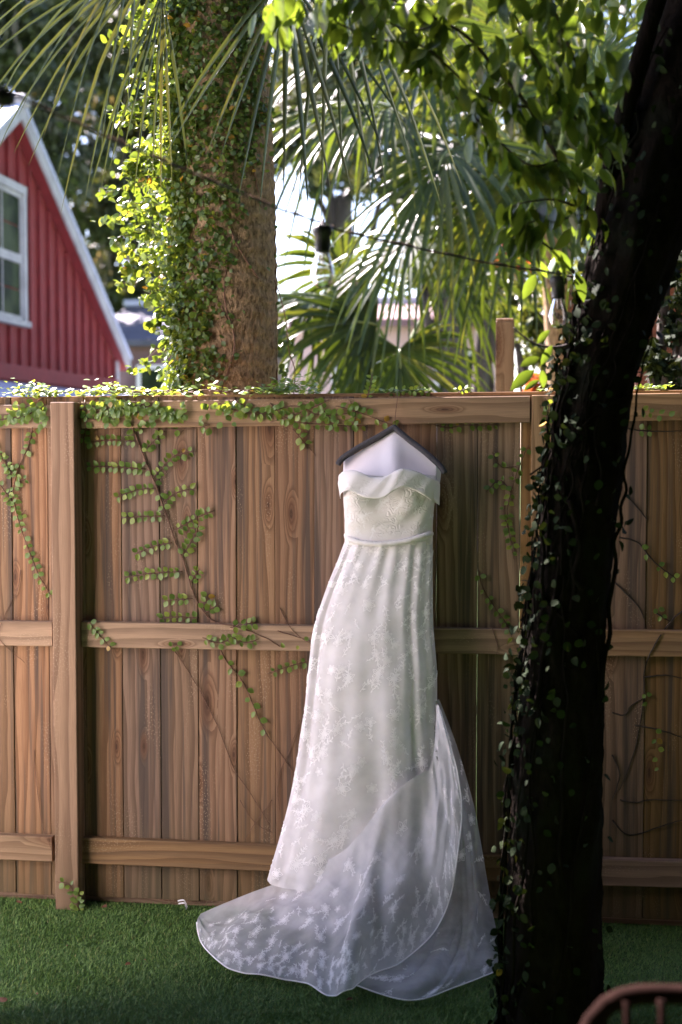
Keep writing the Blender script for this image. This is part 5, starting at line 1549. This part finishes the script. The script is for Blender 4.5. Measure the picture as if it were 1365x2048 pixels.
far_tree('oak_tree', 'dark evergreen tree filling the gaps behind the large fan palm', gb(900, 16), 8, blobs_px([(820, 120, 170, 0), (960, 300, 150, 1), (760, 330, 120, 0), (1080, 150, 180, 1), (900, 480, 110, 0), (1120, 420, 140, 0), (1250, 250, 170, 0), (660, 150, 130, 1), (1040, -60, 200, 0)], 16), 26000, 0.15, 'oak_leaf', seed=8, trunk_r=0.25)
far_tree('leafy_tree', 'pale green leafy tree behind the large fan palm', gb(1010, 9), 6, blobs_px([(980, 120, 170, 0), (1090, 320, 150, 0.5), (920, 420, 110, 1), (1060, 520, 100, 0), (1180, 120, 170, 1), (820, 260, 90, 1), (1230, 420, 130, 0.5)], 9), 16000, 0.095, 'bush_leaf', seed=4, trunk_r=0.12)
far_tree('green_shrub', 'bright green shrub behind the timber post', gb(1080, 5.5), 2.6, blobs_px([(1075, 640, 85, 0), (1110, 730, 80, -0.2), (1000, 600, 70, 0.5), (1130, 580, 70, 0.2)], 5.5), 5000, 0.06, 'bush_leaf', seed=5, trunk_r=0.04)
far_tree('red_shrub', 'shrub with red flower clusters left of the dark trunk', gb(1030, 6.5), 2.8, blobs_px([(1010, 510, 32, 0), (1095, 700, 30, -1), (1080, 760, 34, -1.2), (1040, 540, 20, 0)], 6.5), 900, 0.06, 'red_leaf', seed=6, trunk_r=0.03)
far_tree('dark_shrub', 'shaded leafy shrub above the fence right of the leaning trunk', gb(1330, 1.5), 2.2, blobs_px([(1340, 740, 45, 0), (1365, 640, 50, 0.2), (1310, 690, 36, 0.2), (1400, 560, 60, 0.2), (1330, 560, 40, 0.3)], 1.5), 1500, 0.05, 'dark_ivy', seed=7, trunk_r=0.03)
sh = thing('brick_shed', 'dark red brick shed in shade beyond the fence right of the leaning trunk', 'shed', (1.9, 2.8, 0))
mb = MB(); mb.box((P(1275, 700, 2.2).x, 2.2, 0), (4.2, 4.4, 2.60), 0.01); mb.build('wall', MAT['terracotta'], sh)
mb = MB(); mb.box((P(1262, 700, 2.2).x, 1.85, 2.603), (4.5, 4.7, 2.73), 0.01); mb.build('roof', MAT['dark_board'], sh)

# ================================================================== CHAIR (foreground)
CY = -2.85
A = P(1102, 2060, CY); B = P(1185, 1988, CY)
cx0 = A.x; zt = P(1230, 1990, CY).z; cw = 0.46
chair = thing('wooden_chair', 'brown wooden chair with rounded spindle back in the near right corner', 'chair', (cx0 + cw / 2, CY - 0.2, 0))
top_r = []
for k in range(25):
    t = k / 24; x = cx0 + cw * (0.5 - 0.5 * math.cos(math.pi * t)); 
    z = 0.45 + (zt - 0.45) * (1 - abs(2 * (x - cx0) / cw - 1) ** 5.5) ** 0.7
    top_r.append(Vector((x, CY + 0.03 * math.cos(math.pi * (2 * t - 1)) * 0.5 - 0.04 * (zt - z) / 0.3, z)))
V, Fc = tube_geo(top_r, 0.0165, 10); obj('back_rail', V, Fc, MAT['chair_wood'], chair, True)
for k in range(7):
    x = cx0 + cw * (0.14 + 0.12 * k); zz = 0.45 + (zt - 0.45) * (1 - abs(2 * (x - cx0) / cw - 1) ** 5.5) ** 0.7
    V, Fc = tube_geo([Vector((x + (x - cx0 - cw / 2) * -0.06, CY - 0.045, 0.45)), Vector((x, CY - 0.01, zz))], 0.007, 8); obj('spindle', V, Fc, MAT['chair_wood'], chair, True)
V, Fc = box_geo((cx0 - 0.01, CY - 0.46, 0.425), (cx0 + cw + 0.01, CY - 0.01, 0.455), 0.012); obj('seat', V, Fc, MAT['chair_wood'], chair)
for sx in (0.05, cw - 0.05):
    for sy in (-0.42, -0.06):
        V, Fc = tube_geo([Vector((cx0 + sx, CY + sy, 0.43)), Vector((cx0 + sx + (0.03 if sx > 0.2 else -0.03), CY + sy + (0.03 if sy > -0.2 else -0.03), 0.0))], [0.018, 0.013], 8); obj('leg', V, Fc, MAT['chair_wood'], chair, True)

# ================================================================== SMALL THINGS ON THE GROUND
spots = [(12, 2003, 0.050, 'large brown dry leaf on the turf in the lower left corner'), (76, 1989, 0.026, 'small orange dry leaf on the turf near the lower left corner'), (134, 1893, 0.022, 'tiny brown dry leaf on the turf below the near post'),
         (262, 1927, 0.034, 'curled brown dry leaf on the turf left of the train'), 
         (293, 1920, 0.020, 'little reddish leaf on the turf right of the curled brown leaf'), (706, 1996, 0.042, 'reddish dry leaf half under the front hem of the train'), (992, 2000, 0.050, 'reddish dry leaf at the foot of the leaning trunk'),
         (45, 1806, 0.045, 'brown leaf litter at the fence foot left of the near post'), (205, 1812, 0.045, 'brown leaf litter at the fence foot right of the near post'), 
         ]
for px, row, s, lab in spots:
    s *= 0.62; p = G(px, row, 0.016)
    g = rnd.choice(LONG_LEAVES + ROUND_LEAVES)
    m = frame(p, (rnd.uniform(-1, 1), rnd.uniform(-0.6, 0.6), 0.12), (rnd.uniform(-0.4, 0.4), -0.4, 1), s)
    v = (m[:3, :3] @ g[0].T).T + m[:3, 3]
    V2 = [Vector(q) - p for q in v]
    o = obj('fallen_leaf', V2, g[1].tolist(), MAT['dry_leaf']); o.location = p
    tag(o, lab, 'leaf', 'dry leaves on the turf')
p = G(368, 1809, 0.02)
tagt = thing('paper_scrap', 'small torn white paper tag lying at the fence foot beside the train', 'paper', p)
s1 = Surf([[p + Vector((-0.024, 0.003, 0.014)), p + Vector((0.0, 0.0, 0.019)), p + Vector((0.014, -0.009, 0.006))], [p + Vector((-0.022, -0.004, 0.012)), p + Vector((0.003, -0.008, 0.015)), p + Vector((0.010, -0.022, -0.004))]])
q, f = s1.grid(14, 5); o = big_mesh('sheet', q, f, MAT['white_paint'], tagt, True)
q, f = Surf([[Vector(a) + Vector((0.004, -0.004, -0.009)) for a in r] for r in s1.c.tolist()]).grid(8, 4); big_mesh('folded_flap', q, f, MAT['white_paint'], tagt, True)

# ================================================================== SHED (right, out of frame) added to shade this corner
nb = thing('shade_shed', 'unseen dark timber shed added to block light at the right', 'shed', (2.7, -2.6, 0))
for k in range(22):
    z = 0.02 + k * 0.17
    box('board', (2.05 + 0.004 * (k % 2), -5.99, z), (2.075 + 0.004 * (k % 2), -0.45, z + 0.165), MAT['dark_board'], nb, 0.003)
    if k < 21: box('board', (2.08, -0.475 + 0.003 * (k % 2), z), (4.0, -0.45 + 0.003 * (k % 2), z + 0.165), MAT['dark_board'], nb, 0.003)
V = [(1.75, -6.3, 3.70), (1.75, -0.2, 3.70), (4.2, -0.2, 4.4), (4.2, -6.3, 4.4)]
V += [(a, b, c + 0.08) for a, b, c in V]
obj('roof', V, [(3, 2, 1, 0), (4, 5, 6, 7), (0, 1, 5, 4), (1, 2, 6, 5), (2, 3, 7, 6), (3, 0, 4, 7)], MAT['dark_board'], nb)

for k in range(22):
    z = 0.02 + k * 0.17
    box('board', (-2.19, -6.03 + 0.003 * (k % 2), z), (2.045, -6.0 + 0.003 * (k % 2), z + 0.165), MAT['dark_board'], nb, 0.003)  # dark wall behind the camera, added to block frontal light

V, Fc = box_geo((-2.04, -6.3, 3.52), (1.745, -1.75, 3.60), 0.01); obj('porch_roof', V, Fc, MAT['dark_board'], nb)  # unseen roof over the camera, added to cut light from above
for k in range(9): box('rafter', (-1.45 + 0.38 * k, -6.0, 3.37), (-1.39 + 0.38 * k, -2.05, 3.518), MAT['dark_board'], nb, 0.004)


tag(box('bounce_patio', (-12.0, -2.597, 0.0), (-1.85, 2.5, 0.012), MAT['paving']), kind='structure')  # sunlit paving out of view, added to bounce light onto fence and dress
wh = thing('bounce_house', 'unseen white house added to bounce sunlight towards the fence', 'house', (-4.3, -4.5, 0))
box('wall', (-8.5, -6.0, 0), (-2.2, -2.6, 4.2), MAT['white_paint'], wh)  # house block out of view, added as a sunlit bounce wall
w = box('window', (-7.4, -2.597, 1.0), (-6.5, -2.55, 2.2), MAT['white_paint'], wh); box('pane', (-7.32, -2.548, 1.08), (-6.58, -2.54, 2.12), MAT['pane'], w)
V, Fc = box_geo((-8.7, -6.3, 4.203), (-2.05, -2.45, 4.3), 0.02); obj('roof', V, Fc, MAT['shingle'], wh)

V, Fc = box_geo((0.55, -1.745, 3.53), (1.745, -1.22, 3.60), 0.01); obj('porch_roof', V, Fc, MAT['dark_board'], nb)  # forward strip of the added roof, keeps sky light off the right side

# slatted screen added just left of the view to block light towards the right
ps = thing('light_screen', 'unseen dark slatted screen added left of the view to block light', 'screen', (-0.86, -1.45, 0))
A = Vector((-0.985, -1.08, 0)); B = Vector((-0.67, -1.95, 0)); dv = (B - A).normalized(); nv = Vector((-dv.y, dv.x, 0))
def plank(name, s0, s1, z0, z1, th):
    V = []
    for z in (z0, z1):
        for s, t in ((s0, -th), (s1, -th), (s1, th), (s0, th)): V.append(A + dv * s + nv * t + Vector((0, 0, z)))
    return obj(name, V, [(3, 2, 1, 0), (4, 5, 6, 7), (0, 1, 5, 4), (1, 2, 6, 5), (2, 3, 7, 6), (3, 0, 4, 7)], MAT['dark_board'], ps)
L = (B - A).length
plank('post', 0.0, 0.07, 0, 1.52, 0.035); plank('post', L - 0.07, L, 0, 1.52, 0.035)
for k in range(8): plank('slat', 0.072, L - 0.072, 0.06 + k * 0.172, 0.06 + k * 0.172 + 0.165, 0.010)
